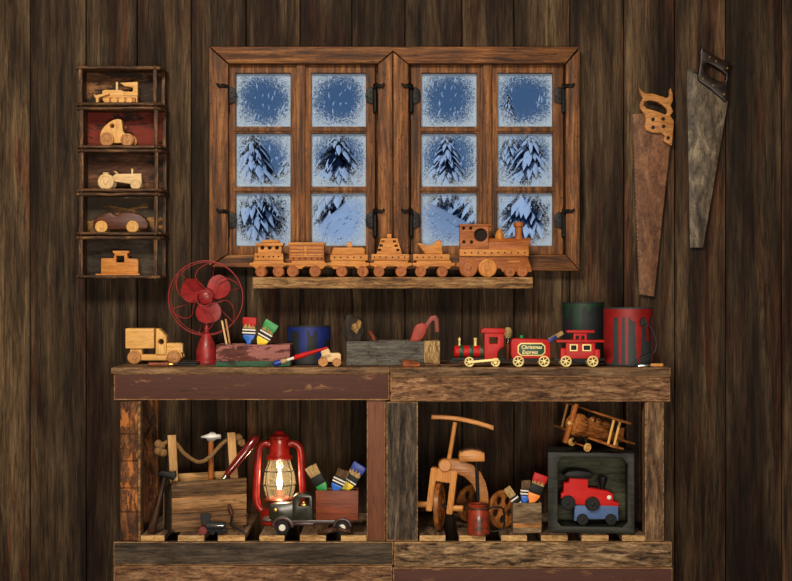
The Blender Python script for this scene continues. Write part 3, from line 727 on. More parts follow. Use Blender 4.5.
for wx, r in ((468, 9), (487, 9), (509.2, 5.3), (521.5, 5.3)):
    for w in (-8.3, 8.3): t.g().wheel(wx, 276.6 - r, w, r, 3.6, (0, -1 if w < 0 else 1, 0)).part('wheel', (W_TRAIN if wx == 487 else W_TRAIN2)('Z'))

# ------------------------------------------------------------------ five wall boxes with toys
BXY = -0.115
backs = [wood('box_back_brown', (60, 40, 26), (124, 84, 54), (154, 110, 72), 'X', 30, 4, 0.8, 0.2, 1.2, (46, 34, 28), 0.47, 14),
         wood('box_back_red', (40, 20, 16), (58, 34, 26), (120, 60, 44), 'X', 40, 2, 0.8, 0.2, 1.2, (112, 42, 30), 0.53, 22),
         wood('box_back_umber', (50, 34, 24), (98, 64, 46), (124, 84, 60), 'X', 30, 4, 0.8, 0.2, 1.2, (44, 32, 30), 0.45, 14),
         wood('box_back_tan', (80, 58, 36), (170, 124, 70), (196, 148, 90), 'X', 30, 4, 0.8, 0.2, 1.2, (62, 52, 42), 0.5, 16),
         wood('box_back_grey', (44, 38, 32), (76, 66, 57), (94, 83, 72), 'X', 30, 4, 0.8, 0.2)]
BOXES = ((66, 105.6, 'bulldozer'), (106.6, 148.4, 'small car'), (149, 191.8, 'tractor'), (192.6, 235.2, 'racing car'), (236, 278.5, 'caboose block'))
FLOORZ = []
for i, (a, b, what) in enumerate(BOXES):
    t = T('wooden_box', ['topmost dark box on the wall, holding the wooden bulldozer', 'dark wall box with red flaking back, holding the round-nosed car', 'middle dark wall box, holding the pale tractor',
          'dark wall box with tan back, holding the brown racing car', 'lowest dark wall box with grey back, holding the caboose block'][i], 'box', 122, b, BXY, 'stacked boxes hung on the wall')
    dx = (0, 1, 1.5, 1, 0.5)[i]
    g = t.g()
    for y0, y1 in ((a, a + 3.4), (b - 3.4, b)):
        g.tube([(76 + dx, (y0 + y1) / 2, 1.5), (82 + dx, (y0 + y1) / 2, 0), (155 + dx, (y0 + y1) / 2, 0), (158.5 + dx, (y0 + y1) / 2, 1.5), (160.5 + dx, (y0 + y1) / 2, 6), (160.8 + dx, (y0 + y1) / 2, 20), (160.8 + dx, (y0 + y1) / 2, 38)], 1.7, 10)
        g.tube([(77 + dx, (y0 + y1) / 2, 1), (76 + dx, (y0 + y1) / 2, 6), (76 + dx, (y0 + y1) / 2, 38)], 1.7, 10)
        g.ell(80.5 + dx, (y0 + y1) / 2, -.6, 2.2, 2.2, 2.2, 10); g.ell(155 + dx, (y0 + y1) / 2, -.6, 2.2, 2.2, 2.2, 10)
    g.part('rim', W_BOX('X'))
    for px, w0 in ((80.5, -1), (155, -1), (159.6, 22)): t.g().box(px - 1.8 + dx, px + 1.8 + dx, a + 2, b - 2, w0, w0 + 4, .5).part('post', W_BOX('Z'))
    t.g().box(79 + dx, 159.5 + dx, a + .8, a + 2.4, 2, 39, .2).part('top_board', W_BOX('X'))
    t.g().box(79 + dx, 159.5 + dx, b - 2.4, b - .8, 2, 39, .2).part('floor_board', W_BOX('X'))
    g = t.g(); g.box(77.5 + dx, 80.5 + dx, a + 2, b - 2, 3, 39, .2); g.part('side_board', W_BOX('Z'))
    g = t.g(); g.box(158.5 + dx, 160.5 + dx, a + 2, b - 2, 27, 39, .2); g.part('side_board', backs[i])
    g = t.g(); g.box(80 + dx, 158.4 + dx, a + 2.4, b - 2.4, 28, 31, .2); g.part('back_panel', backs[i])
    FLOORZ.append(Z(b, BXY) + 2.4 * S(BXY))
GT = 'toys in the wall boxes'
TYB = -0.078
def wtoy(i, name, label, cat, px, pb): return T(name, label, cat, px, pb, TYB, GT, z=FLOORZ[i] + 0.0002)
t = wtoy(0, 'toy_bulldozer', 'yellow pine bulldozer with caterpillar tracks in the topmost wall box', 'toy', 117, 101.5)
t.g().poly([(103, 88), (106, 87), (121, 87), (125, 88.5), (125, 93), (138, 93), (138, 101.2), (106, 101.2), (103.5, 97)], -4, 4, (), .4).part('body', W_PINE('X'))
t.g().poly([(120.5, 80), (138.5, 79), (138.5, 93), (124, 93), (124, 88.5), (133, 89), (134, 87), (133.5, 84.5), (126, 83.5)], -5, 5, (), .4).part('cab', W_PINE('X'))
g = t.g(); g.box(106, 137, 95, 101.5, -8, -4.2, 1.6); g.box(106, 137, 95, 101.5, 4.2, 8, 1.6)
for x in (108, 113.5, 119, 124.5, 130, 135): pass
g.part('track', W_TRAIN2('X'))
for x in (108.5, 116, 123.5, 131): t.g().wheel(x, 98.3, -9, 3, 2.4).part('road_wheel', W_PINE('Z'))
t.g().poly([(95.5, 91), (97, 93), (104, 91.5), (110, 89.5), (111, 91.5), (104, 94), (100, 95.5), (100, 101), (97.5, 101.5), (97.5, 96), (95.5, 94)], -8, 8, (), .4).part('blade', W_PINE('Z'))
t.g().cyl(117, 83, 0, 1.2, 9, (0, 0, 1), .3, 12).part('exhaust_pipe', W_BIRCH('Z'))
t = wtoy(1, 'toy_car', 'yellow round-nosed wooden car with big wheels in the red-backed wall box', 'toy', 119, 145.3)
prof = [(101.5, 138), (101.5, 134), (103, 129), (106, 125), (110, 121.5), (114, 119), (118.5, 117.7), (122.5, 118.5), (123.5, 124), (124, 130), (126, 132), (131, 133), (133.5, 136), (133.5, 139), (131, 141.5), (104, 141.5)]
t.g().poly(prof, -7, 7, [circ(113.4, 124.6, 2.3)], .3).part('body', W_PINE('Z'))
for wx, wy, r in ((108.8, 138.2, 7), (129, 138.8, 6.5)):
    for w in (-8.8, 8.8): t.g().wheel(wx, 145.3 - r, w, r, 3.2, (0, -1 if w < 0 else 1, 0)).part('wheel', W_DISC('Z'))
t.g().ell(126, 126, -2, 3, 3, 3, 14).part('driver_peg', W_WALNUT('Z'), None, 'dark wooden peg driver')
t = wtoy(2, 'toy_tractor', 'pale birch tractor with large rear wheel in the middle wall box', 'toy', 122, 189)
t.g().poly([(116, 173), (142, 172.5), (142.5, 184), (131, 183), (118, 181), (113, 179), (113, 176)], -4.5, 4.5, (), .6).part('body', W_BIRCH('X'))
for w in (-7, 7): t.g().wheel(107.5, 189 - 8, w, 8, 4, (0, -1 if w < 0 else 1, 0)).part('rear_wheel', W_BIRCH('Z'))
for w in (-6.5, 6.5): t.g().wheel(137, 189 - 5.3, w, 5.3, 3.4, (0, -1 if w < 0 else 1, 0)).part('front_wheel', W_BIRCH('Z'))
t.g().lathe((132.3, 173, 0), [(1.2, 0), (1, 3), (1, 4), (1.5, 5), (0, 6.2)], (0, 0, 1), 12).part('exhaust_pipe', W_BIRCH('Z'))
g = t.g(); g.box(103.5, 109, 171.3, 173.2, -3, 3); g.box(105, 107.5, 173, 181, -2, 2); g.part('seat', W_BIRCH('X'))
g = t.g(); g.tube([(118, 174, 0), (116, 170.5, 0)], .9, 8); g.ring(116.5, 171.5, 0, 2.4, .7, (.6, 0, .8), 16); g.part('steering_wheel', W_BIRCH('X'))
t.g().tube([(107.5, 181, -5), (107.5, 181, 5)], 1.6).tube([(137, 183.7, -5), (137, 183.7, 5)], 1.4).part('axle', W_BIRCH('Y'))
t = wtoy(3, 'toy_racing_car', 'dark brown wooden racing car with yellow wheels in the fourth wall box', 'toy', 122, 232)
t.g().poly([(94, 225), (94, 222), (96, 218), (100, 215), (106, 212.5), (112, 211), (115, 213.5), (118, 214.5), (121, 211.5), (126, 210.8), (134, 211.5), (141, 213.5), (146, 217), (149, 221), (149.5, 225), (147, 228.5), (96, 229)], -6, 6, (), 2).part('body', W_WALNUT('X'))
for wx in (103, 134):
    for w in (-7.6, 7.6): t.g().wheel(wx, 232 - 6.1, w, 6.1, 3, (0, -1 if w < 0 else 1, 0)).part('wheel', W_PINE('Z'))
t.g().tube([(111, 212, 0), (116, 216, 0)], 1, 8).part('windscreen', W_PINE('X'))
t = wtoy(4, 'toy_caboose_block', 'orange wooden caboose block with square window in the lowest wall box', 'toy', 119, 273.8)
t.g().poly([(102, 257), (103, 256), (114.5, 256), (115.5, 252), (113.5, 250), (113.5, 248.5), (129.5, 248.5), (130, 250), (128, 252), (128.5, 256), (138, 256.5), (139, 258), (139, 271.5), (102, 271.5)], -5, 5, [rect(117, 125, 253.5, 260)], .6).part('body', W_TRAIN('X'))
t.g().box(97, 141, 271.5, 273.8, -7, 7, .4).part('base_strip', W_TRAIN('X'))

# ------------------------------------------------------------------ saws
t = T('hand_saw', 'rusty brown hand saw with pale wooden horned grip on the wall', 'saw', 650, 297, -0.012, 'hand saws hung on the wall')
g = t.g(); teeth = []
for i in range(46): f0 = i / 46; teeth += [(633 + 6.5 * f0, 114 + 182 * f0), (632 + 6.8 * f0, 116 + 182 * f0)]
g.poly([(671, 135), (654, 296.5)] + teeth[::-1] + [(643, 113.5)], -.3, .5, (), .1); g.part('blade', M_RUST)
hp = [(638.2, 87), (640.5, 91), (645, 94), (652, 94), (660, 96.5), (666, 98.5), (668.6, 96), (668.5, 91), (670, 88.5), (672, 94), (672.2, 101), (670, 106), (671.5, 110), (672.5, 112), (669.5, 116), (673, 121.5), (673.2, 125), (671, 146), (668, 145), (662, 141.5), (664, 136.5), (660, 133.5), (653, 133.5), (645.5, 131), (643.5, 127), (645, 121), (643.5, 114), (639.5, 110), (639, 103.5), (642, 99), (639, 93)]
hole = [(643, 105), (644.5, 102), (649, 101), (656, 102.5), (662, 106), (666, 110), (666.5, 113.5), (664, 115), (658, 112.5), (652, 110.5), (646, 109)]
gr = t.g().poly(hp, -5, 3, [hole], 1.2).part('grip', W_HANDLE('X'))
for x, y in ((652, 120), (662, 119.5), (652, 128), (662.5, 127), (667, 138.5)): t.g().lathe((x, y, -4.6), [(1.9, 0), (1.9, .7), (1.2, 1.1), (0, 1.1)], (0, -1, 0), 14).part('screw', M_IRON, gr)
t = T('hand_saw', 'mottled steel hand saw with glossy dark grip on the wall at right', 'saw', 707, 248, -0.012, 'hand saws hung on the wall')
t.g().poly([(689, 68), (728, 100), (726, 112), (703, 247.5), (690, 247.5), (688.5, 160), (686.8, 72)], -.3, .5, (), .1).part('blade', M_STEEL)
hp = [(701, 47.5), (704, 50.5), (712, 55), (722, 60.5), (729.5, 62), (728, 66), (727, 74), (727, 90), (727, 101), (724, 102.5), (719, 98), (708, 88.5), (698, 81.5), (697, 77), (698.5, 70), (699.5, 60), (699.5, 52)]
hole = [(703, 66), (706, 63.5), (712, 66), (720, 71), (725, 75), (725, 80), (722, 83), (716, 81), (709, 77), (704, 71)]
gr = t.g().poly(hp, -5, 3, [hole], 1.3).part('grip', M_DARKH)
for x, y in ((702, 79.5), (712, 86), (723, 95), (708.5, 58), (715, 62), (726, 69)): t.g().lathe((x, y, -4.8), [(1.1, 0), (1.1, .6), (.7, .9), (0, .9)], (0, -1, 0), 12).part('screw', M_BRASS, gr)
t.g().lathe((694, 71.5, -.2), [(1.6, 0), (1.6, .6), (1, 1), (0, 1)], (0, -1, 0), 12).part('screw', M_CHROME)

# ------------------------------------------------------------------ generic makers
def brush(label, fx, fy, fw, ang, y, floor_py, floor_z, wd, hm, bm_m, tip=None, group=None, bl=14, fl=9, stripes=(1,), neck=16, fm=None, tw=3.2, rot=None, L=None, dy=0):
    """flat paint brush: (fx,fy) is the photo point where handle meets ferrule; leans by ang degrees"""
    a = math.radians(ang)
    if L is None: L = (floor_py - fy) / math.cos(a)
    bx_, by_ = fx - L * math.sin(a), fy + L * math.cos(a)
    z = floor_z if floor_z is not None else None
    R = rot if rot is not None else ry(ang)
    t = T('paint_brush', label, 'paint brush', bx_, by_, y, group, z=z, rot=R)
    t.px0 = 0; t.pb = 0
    h = wd / 2
    t.g().poly([(-1.6, 0), (1.6, 0), (1.9, -(L - neck)), (2.4, -(L - neck * .7)), (h * .95, -(L - 3)), (h, -L), (-h, -L), (-h * .95, -(L - 3)), (-2.4, -(L - neck * .7)), (-1.9, -(L - neck))], -tw / 2, tw / 2, (), .8).part('handle', hm)
    fe = t.g().box(-h - .3, h + .3, -L, -(L + fl), -tw / 2 - .6, tw / 2 + .6, .5).part('ferrule', fm or M_BLACK)
    if stripes:
        g = t.g()
        for s_ in stripes: g.box(-h - .6, h + .6, -(L + s_), -(L + s_ + 1.5), -tw / 2 - .9, tw / 2 + .9, .2)
        g.part('band', M_WHITE, fe)
    n = 9; top = []
    rnd = random.Random(int(fx * 10 + fy))
    for i in range(n + 1): top.append((-h * 1.08 + 2.16 * h * i / n, -(L + fl + bl + rnd.uniform(-1.2, .6))))
    t.g().poly([(h, -(L + fl)), ] + top[::-1] + [(-h, -(L + fl))], -tw / 2 - .3, tw / 2 + .3, (), .6).part('bristles', bm_m)
    if tip is not None:
        tp = [(-h * 1.15, -(L + fl + bl + 1.2)), (h * 1.15, -(L + fl + bl + 1.2))]
        dr = []
        for i in range(9): dr.append((h * 1.15 - 2.3 * h * i / 8, -(L + fl + bl - (4.5 + (3.6 if i % 2 else 0) + rnd.uniform(0, 1.5)))))
        t.g().poly(tp + dr, -tw / 2 - .8, tw / 2 + .8, (), .6).part('wet_tip', tip)
    return t
def open_box(t, x0, x1, y0, y1, w0, w1, mat, th=2, names=('front_board', 'rear_board', 'end_board', 'end_board', 'floor_board'), mats=None):
    mats = mats or [mat] * 5
    t.g().box(x0, x1, y0, y1, w0, w0 + th, .5).part(names[0], mats[0])
    t.g().box(x0, x1, y0, y1, w1 - th, w1, .5).part(names[1], mats[1])
    t.g().box(x0, x0 + th, y0 + .3, y1, w0 + th, w1 - th, .4).part(names[2], mats[2])
    t.g().box(x1 - th, x1, y0 + .3, y1, w0 + th, w1 - th, .4).part(names[3], mats[3])
    t.g().box(x0 + th, x1 - th, y1 - th, y1, w0 + th, w1 - th, .2).part(names[4], mats[4])
def paint_can(name, label, cx, r, top, pb, y, body, drip_m, drips, z=None, group='paint cans on the bench top', band=None):
    t = T(name, label, 'paint can', cx, pb, y, group, z=z)
    H = pb - top
    t.g().lathe((cx, pb, 0), [(r - .8, 0), (r, .8), (r, H - 1.5), (r + .5, H - 1), (r + .5, H), (r - 1.4, H), (r - 1.8, H - 1.6), (0, H - 1.6)], (0, 0, 1), 48).part('body', body)
    b = bmesh.new(); n = 220; R = (r + .35) * t.s; prev = None
    top_off = 1.2
    for i in range(n + 1):
        a = -PI + 2 * PI * i / n; px = cx + r * math.sin(a); back = abs(a) > PI / 2
        low = band if band else None
        for (d0, d1, yb) in drips:
            if d0 <= px <= d1:
                m_ = (px - (d0 + d1) / 2) / ((d1 - d0) / 2 + 1e-6); yy = yb - (1 - math.sqrt(max(0, 1 - m_ * m_))) * (d1 - d0) * .6
                if low is None or yy > low: low = yy
        if low is None: prev = None; continue
        low = min(low, pb - .5)
        p = Vector((math.sin(a) * R, -math.cos(a) * R, 0))
        cur = [b.verts.new(p + Vector((0, 0, (pb - (top + top_off + (low - top - top_off) * k / 6)) * t.s))) for k in range(7)]
        if prev:
            for k in range(6): b.faces.new((prev[k], prev[k + 1], cur[k + 1], cur[k]))
        prev = cur
    bmesh.ops.recalc_face_normals(b, faces=b.faces)
    ex = bmesh.ops.solidify(b, geom=b.faces[:], thickness=.3 * t.s)
    g = t.g(); g._merge(b); g.part('paint_drips', drip_m)
    return t

# ------------------------------------------------------------------ bench top, left to right
TZ = TABLE_Z + 0.0004
def top(name, label, cat, px, pb, y, group=None, rot=None): return T(name, label, cat, px, pb, y, group, z=TZ, rot=rot)
t = top('toy_delivery_truck', 'honey pine box truck with round cab window at the bench’s left end', 'toy', 155, 362.6, -0.235)
t.g().box(127, 155.5, 327, 347, -9, 9, 1).part('cargo_box', W_PINE('X'))
t.g().poly([(157, 327.3), (160, 327.3), (167.5, 335), (167.5, 353), (157, 353)], -8, 8, [circ(162.2, 340.3, 2.9)], .6).part('cab', W_PINE('Z'))
t.g().box(167.5, 182, 341.7, 353, -6.5, 6.5, 1).part('hood', W_PINE('X'))
t.g().box(181.5, 183.3, 342.5, 351, -5.5, 5.5, .4).part('grille', W_BIRCH('X'))
g = t.g(); g.box(131, 143, 347, 356, -6, 6, .6); g.box(140, 179, 353, 359, -6, 6, .6); g.part('chassis', W_PINE('X'))
for wx in (135.8, 175.3):
    for w in (-8.2, 8.2): t.g().wheel(wx, 362.6 - 6.7, w, 6.7, 3.4, (0, -1 if w < 0 else 1, 0)).part('wheel', W_DISC('Z'))
for w in (-7.5, 7.5): t.g().poly([(175.3 + 8.3 * math.cos(a * PI / 10), 355.9 - 8.3 * math.sin(a * PI / 10)) for a in range(11)] + [(175.3 + 7 * math.cos(a * PI / 10), 355.9 - 7 * math.sin(a * PI / 10)) for a in range(10, -1, -1)], w - 2, w + 2, (), .2).part('fender', W_PINE('X'))
# two tools lying before the truck
t = top('wood_chisel', 'brown-handled chisel lying in front of the pine truck', 'chisel', 172, 365.5, -0.36)
t.g().lathe((148, 363.6, 0), [(1.2, 0), (2.4, 1), (2.5, 6), (2, 12), (2.5, 18), (2.5, 20), (1.6, 21)], (1, 0, 0), 16).part('handle', W_TOOLH('X'))
t.g().lathe((169, 363.6, 0), [(1.6, 0), (1.6, 3), (1, 5)], (1, 0, 0), 14).part('ferrule', M_BRASS)
t.g().box(173, 196, 363.2, 365.4, -1.4, 1.4, .3).part('blade', M_IRON)
t = top('wood_file', 'black-handled file with a tan blade lying against the red fan', 'file', 190, 362.6, -0.30, rot=None)
t.g().lathe((178, 360.6, 0), [(1, 0), (2, 1), (2, 12), (1.5, 18), (1.8, 21), (1, 22)], (1, 0, .0), 14).part('handle', M_BLACK)
t.g().poly([(166, 361), (178, 359.8), (178, 362.4), (166, 362.4)], -1.2, 1.2, (), .2).part('blade', M_RUSTY)

# desk fan
t = top('desk_fan', 'old red metal desk fan with wire guard beside the pink box', 'fan', 207, 365, -0.25)
t.g().lathe((206.5, 365, 0), [(11, 0), (11.3, 1.5), (11, 3.8), (10, 4.6), (10.2, 6), (10.4, 10), (9.9, 15), (8.2, 21), (5.8, 26.5), (4, 30), (3.4, 31), (2.4, 32), (2, 40), (2, 56)], (0, 0, 1), 32).part('base', M_FAN)
t.g().lathe((207, 297.5, 18), [(3, 0), (7, 1.5), (8.3, 5), (8.3, 16), (6.5, 20)], (0, -1, 0), 28).part('motor', M_FAN)
hub = t.g().lathe((207, 297.5, -1.5), [(6.5, 0), (8.8, 2), (8.9, 4.5), (7.2, 8), (4, 10), (0, 10.8)], (0, -1, 0), 28).part('hub', M_FAN)
for ang in (158, 38, -82):
    b = bmesh.new(); rows = []
    for i in range(9):
        f = i / 8; r_ = 6 + 20.5 * f; wd = (3.5 + 8.5 * math.sin(PI * min(1, .12 + .78 * f)) ** .8) * (0.55 if i == 8 else 1)
        rows.append([(r_, wd * (j / 4 - 1), wd * (j / 4 - 1) * .45 - .05 * (wd * (j / 4 - 1)) ** 2 * .2) for j in range(9)])
    ca, sa = math.cos(math.radians(ang)), math.sin(math.radians(ang)); c0 = t.c(207, 297.5, -4); vs = []
    for row in rows: vs.append([b.verts.new(c0 + Vector((ca * r_ - sa * v_, d_, sa * r_ + ca * v_)) * t.s) for r_, v_, d_ in row])
    for A, B in zip(vs, vs[1:]):
        for j in range(8): b.faces.new((A[j], A[j + 1], B[j + 1], B[j]))
    bmesh.ops.recalc_face_normals(b, faces=b.faces); bmesh.ops.solidify(b, geom=b.faces[:], thickness=.7 * t.s)
    g = t.g(); g._merge(b); g.part('blade', M_FAN, hub)
g = t.g(); gx, gy = 206, 299
g.ring(gx, gy, -3, 37.2, .55); g.ring(gx, gy, 7, 36, .4); g.ring(gx, gy, -14.5, 8, .45, n=24)
for k in range(6):
    a0 = k * PI / 3 + .3; pts = []
    for i in range(11):
        f = i / 10; r_ = 8 + 29.2 * f; a = a0 + .75 * math.sin(f * PI) * (1 - .3 * f); pts.append((gx + r_ * math.cos(a), gy - r_ * math.sin(a), -14.5 + 11.5 * f ** 1.8))
    g.tube(pts, .45, 6)
    pts = [(gx + r_ * math.cos(a0), gy - r_ * math.sin(a0), w_) for r_, w_ in ((37, -3), (36.5, 7), (22, 14), (8.5, 14))]; g.tube(pts, .35, 6)
g.part('guard', M_FAN)

# pink paint box
PBY = -0.375
t = top('wooden_tray', 'flaking pink wooden tray with green bottom edge holding brushes', 'box', 253, 366, PBY)
open_box(t, 216, 290, 344, 366, 0, 34, M_PINK)
t.g().box(215.7, 290.3, 360.5, 366, -1, 0, .3).part('bottom_strip', wood('green_flaking_paint', (30, 24, 20), (52, 60, 46), (70, 76, 60), 'X', 60, 8, 0.7, 0.3, 1.0, (44, 84, 62), 0.55, 30))
PZ = TZ + 2 * S(PBY) + .0003
GB = 'brushes in the pink tray'
PB_IN = PBY + 17 * S(PBY)
brush('red-tipped brush with bright blue handle in the pink tray', 249, 333, 0, 3, PB_IN, 362, PZ, 12, M_BLUE, M_BRISTLE, M_TOYRED, GB, 10, 6, (1, 4), neck=10)
brush('green-tipped brush with yellow handle leaning right in the pink tray', 263.5, 336.5, 0, 30, PB_IN, 362, PZ, 12.5, M_YELLOW, M_BRISTLE, M_GREEN, GB, 10, 7, (1, 5), neck=12)
t = T('dividers', 'pale wooden folding rule standing at the pink tray’s left end', 'ruler', 230, 362, PB_IN, None, z=PZ)
t.g().bar((230.5, 362), (222, 319), 1.8, -1, 1, .3).part('arm', W_BIRCH('Z')); t.g().bar((232.8, 362), (225.5, 317.5), 1.8, 1.2, 3.2, .3).part('arm', W_DISC('Z'))
t.root.name = 'folding_rule'

# blue-dripped can
paint_can('paint_can', 'dark paint can with bright blue drips behind the small car', 309, 21.5, 326, 364, -0.235, M_DCAN, M_CANBLUE, ((301, 308.5, 357), (318, 325, 362), (326, 331, 340), (288, 291, 342), (311, 315, 336)), z=TZ, band=331)
# loose brush leaning
p0 = Vector((327.5, 346.0)); p1 = Vector((272.5, 364))
t = top('paint_brush', 'thin red-handled brush with blue tip propped on the small car', 'paint brush', 300, 366, -0.405)
dirv = (t.c(327.5, 346.3) - t.c(273, 363.2)).normalized()
o = t.c(273, 363.2)
t.g().lathe(o, [(1.2, 0), (2.6, 1.5), (2.9, 5), (2.6, 8.5)], dirv, 16, True, True).part('wet_tip', M_DBLUE)
t.g().lathe(o, [(2.5, 8), (2.3, 12), (1.7, 15)], dirv, 16, True, True).part('bristles', M_BRISTLE)
t.g().lathe(o, [(1.6, 14.5), (1.3, 18), (1.6, 22.5)], dirv, 16, True, True).part('ferrule', M_WHITE)
t.g().lathe(o, [(1.7, 22), (2.6, 24.5), (2.4, 32), (1.6, 46), (1.1, 56), (.6, 57.5)], dirv, 16, True, True).part('handle', M_TOYRED2)
t = top('toy_car', 'tiny pale wooden car with tan wheels in front of the blue-dripped can', 'toy', 330, 367, -0.365)
t.g().poly([(319.5, 360), (322, 356), (321, 353), (321.5, 350), (325, 348.5), (328.5, 349), (330, 351), (330.5, 353.5), (339, 353.3), (341, 355), (341, 361.5), (330, 362.5), (322, 361.5)], -4, 4, (), .8).part('body', W_BIRCH('X'))
for wx, r in ((323.4, 4.9), (337, 4.3)):
    for w in (-5.4, 5.4): t.g().wheel(wx, 367 - r, w, r, 2.6, (0, -1 if w < 0 else 1, 0)).part('wheel', W_DISC('Z'))

# grey tool box with tools
GYB = -0.33
t = top('tool_box', 'weathered grey wooden tool box with a pale right end block', 'box', 393, 366, GYB)
open_box(t, 346.5, 424, 341.5, 365.8, 0, 38, W_GREYBOX('X'), 2)
t.g().box(424, 440, 341.5, 365.8, 0, 38, .8).part('end_block', wood('pale_end_block', (120, 92, 54), (186, 152, 100), (206, 176, 126), 'Z', 60, 4, .8, .4, 1.1, spots=0.7), None, 'pale worn end block')
GZ = TZ + 2 * S(GYB) + .0003; GIN = GYB + 19 * S(GYB)
t = T('hand_plane', 'dark old plane with a worn yellowish patch in the grey tool box', 'plane', 354, 363.5, GIN, None, z=GZ)
t.g().poly([(349, 363.5), (347, 345), (345, 338), (341.5, 331), (341, 325), (344, 321), (346, 316), (351, 314.5), (355, 318), (360, 318.5), (363.5, 324), (365, 332), (362, 340), (363, 363.5)], -6, 6, (), 2).part('body', wood('blackened_wood', (20, 16, 13), (44, 34, 27), (70, 56, 44), 'Z', 90, 5, .7, .6, 1.2))
t.g().poly([(351, 329), (352.5, 325), (356, 324), (358, 320), (361.5, 322), (361, 328), (358.5, 331), (357, 335.5), (353.5, 332)], -7, -5.5, (), .5).part('worn_face', wood('worn_yellow_face', (84, 60, 28), (172, 132, 70), (206, 168, 100), 'Z', 120, 3, .7, .4, 1.2), None, 'worn yellowish face')
t.g().tube([(346, 322, 0), (344, 316, 0), (347, 312, 0)], [1.6, 1.2, .8], 8).part('iron', M_IRON)
t = T('chisel', 'short brown turned tool handle poking out of the grey tool box', 'chisel', 373, 363.5, GIN, None, z=GZ)
t.root.name = 'turned_handle_chisel'
t.g().lathe((377, 345, 0), [(1.2, 0), (2.6, 1), (2.9, 5), (2.3, 10), (2.8, 13), (1.6, 15), (0, 15.4)], (-.5, 0, .85), 16).part('handle', W_TOOLH('Z'))
t.g().tube([(377, 345.5, 0), (378, 363.4, 0)], 1.1, 8).part('blade', M_IRON)
t = T('pipe_wrench', 'red pipe wrench leaning in the grey tool box', 'wrench', 408, 363.5, GIN, None, z=GZ)
t.g().poly([(404, 363.5), (411, 363.5), (420, 343), (426, 334), (427.5, 327), (423, 323.5), (417, 325), (413.5, 329), (411.5, 337), (408, 345)], -3.6, 3.6, (), 1.6).part('handle', plain('wrench_orange_red', (150, 42, 26), .55, 0, .3))
t.g().poly([(421.5, 329), (427, 322), (431, 317), (436, 316), (438.5, 320), (439, 333), (435, 333), (434.5, 322.5), (432.5, 321.5), (430, 325), (426, 332)], -2.5, 2.5, (), .6).part('hook_jaw', plain('worn_red_iron', (124, 52, 42), .5, .2, .3))
# awls in front
t = top('awl', 'bent awl with rust-brown wooden grip lying before the grey tool box', 'awl', 405, 368, -0.405)
t.g().lathe((402, 365.6, 0), [(1.4, 0), (3.2, 1.5), (3.3, 4), (2.2, 8), (2.5, 14), (1.7, 18)], (1, 0, -.02), 16).part('handle', wood('rust_brown_handle', (124, 58, 24), (182, 98, 48), (206, 122, 66), 'X', 120, 8, .4, .1))
t.g().lathe((419.5, 365.8, 0), [(1.5, 0), (1.1, 12), (.5, 30)], (1, -.05, .02), 10).part('spike', M_RUSTY)
t = top('screwdriver', 'brown-handled screwdriver lying behind the awl', 'screwdriver', 412, 363.6, -0.36)
t.g().lathe((401.5, 358.6, 0), [(1, 0), (2.3, 1), (2.4, 10), (1.6, 16), (1.9, 18)], (1, 0, -.12), 14).part('handle', W_TOOLH('X'))
t.g().lathe((419.4, 360.8, 0), [(.9, 0), (.9, 16), (1.2, 22)], (1, 0, -.09), 10).part('shank', M_RUSTY)

# red train on the bench
RY = -0.372
def spoke_wheel(t, px, pb, r, w, ax, hubm=M_CREAM):
    g = t.g(); py = pb - r
    g.ring(px, py, w, r - .8, .85, n=28)
    for k in range(3):
        a = k * PI / 3 + .3; g.bar((px - (r - 1) * math.cos(a), py - (r - 1) * math.sin(a)), (px + (r - 1) * math.cos(a), py + (r - 1) * math.sin(a)), 1.0, w - .4, w + .4, .1)
    g.cyl(px, py, w - .2, 1.5, 2, (0, 1, 0), .3, 14)
    return g.part('wheel', hubm)
GRT = 'red toy train on the bench'
t = top('toy_locomotive', 'red and green toy steam engine with gold chimneys on the bench top', 'toy train', 478, 367.6, RY, GRT)
t.g().lathe((453.5, 352.5, 0), [(0, 0), (5, .6), (6, 2), (6, 32)], (1, 0, 0), 28).part('boiler', M_TOYRED)
for x in (459.5, 469, 480): t.g().lathe((x, 352.5, 0), [(6.3, 0), (6.5, .4), (6.5, 3.4), (6.3, 3.8)], (1, 0, 0), 28).part('band', M_DGREEN)
t.g().lathe((459.5, 347, 0), [(1.3, 0), (1, 2), (1, 5), (1.5, 6), (.8, 8), (0, 9)], (0, 0, 1), 16).part('bell', M_CREAM)
t.g().lathe((475.3, 347, 0), [(1.7, 0), (1.4, 2), (1.6, 6.5), (1.9, 7), (1.9, 8), (1.2, 8)], (0, 0, 1), 16).part('chimney', M_CREAM)
t.g().poly([(484, 334), (503.5, 334), (503.5, 347), (499, 350), (497, 353), (496.5, 360), (484, 360)], -8, 8, [rect(489, 497, 338, 344.5)], .5).part('cab', M_TOYRED)
t.g().poly([(480.5, 331), (484, 329), (503, 329.5), (505, 331.5), (505, 333.8), (480.5, 333.8)], -9, 9, (), .5).part('roof', M_TOYRED)
t.g().box(452, 504, 358.5, 361.5, -6, 6, .4).part('chassis', M_BLACK)
t.g().poly([(452, 359), (458, 358.5), (458, 363.5), (449, 363.5)], -5.5, 5.5, (), .4).part('cowcatcher', M_BLACK)
for x, r in ((469, 5), (495, 4.5)):
    for w in (-7.6, 7.6): spoke_wheel(t, x, 367.6, r, w, 0)
t.g().bar((469, 362.8), (497.5, 360), 2.4, -9.4, -8.4, .3).part('connecting_rod', M_CREAM)
g = t.g(); g.box(501, 512, 362.5, 364, -1.5, 1.5, .2); g.part('coupler', M_BLACK)
t = top('toy_freight_wagon', 'red toy wagon with gold-framed green sign reading Christmas Express', 'toy train', 530, 368, RY, GRT)
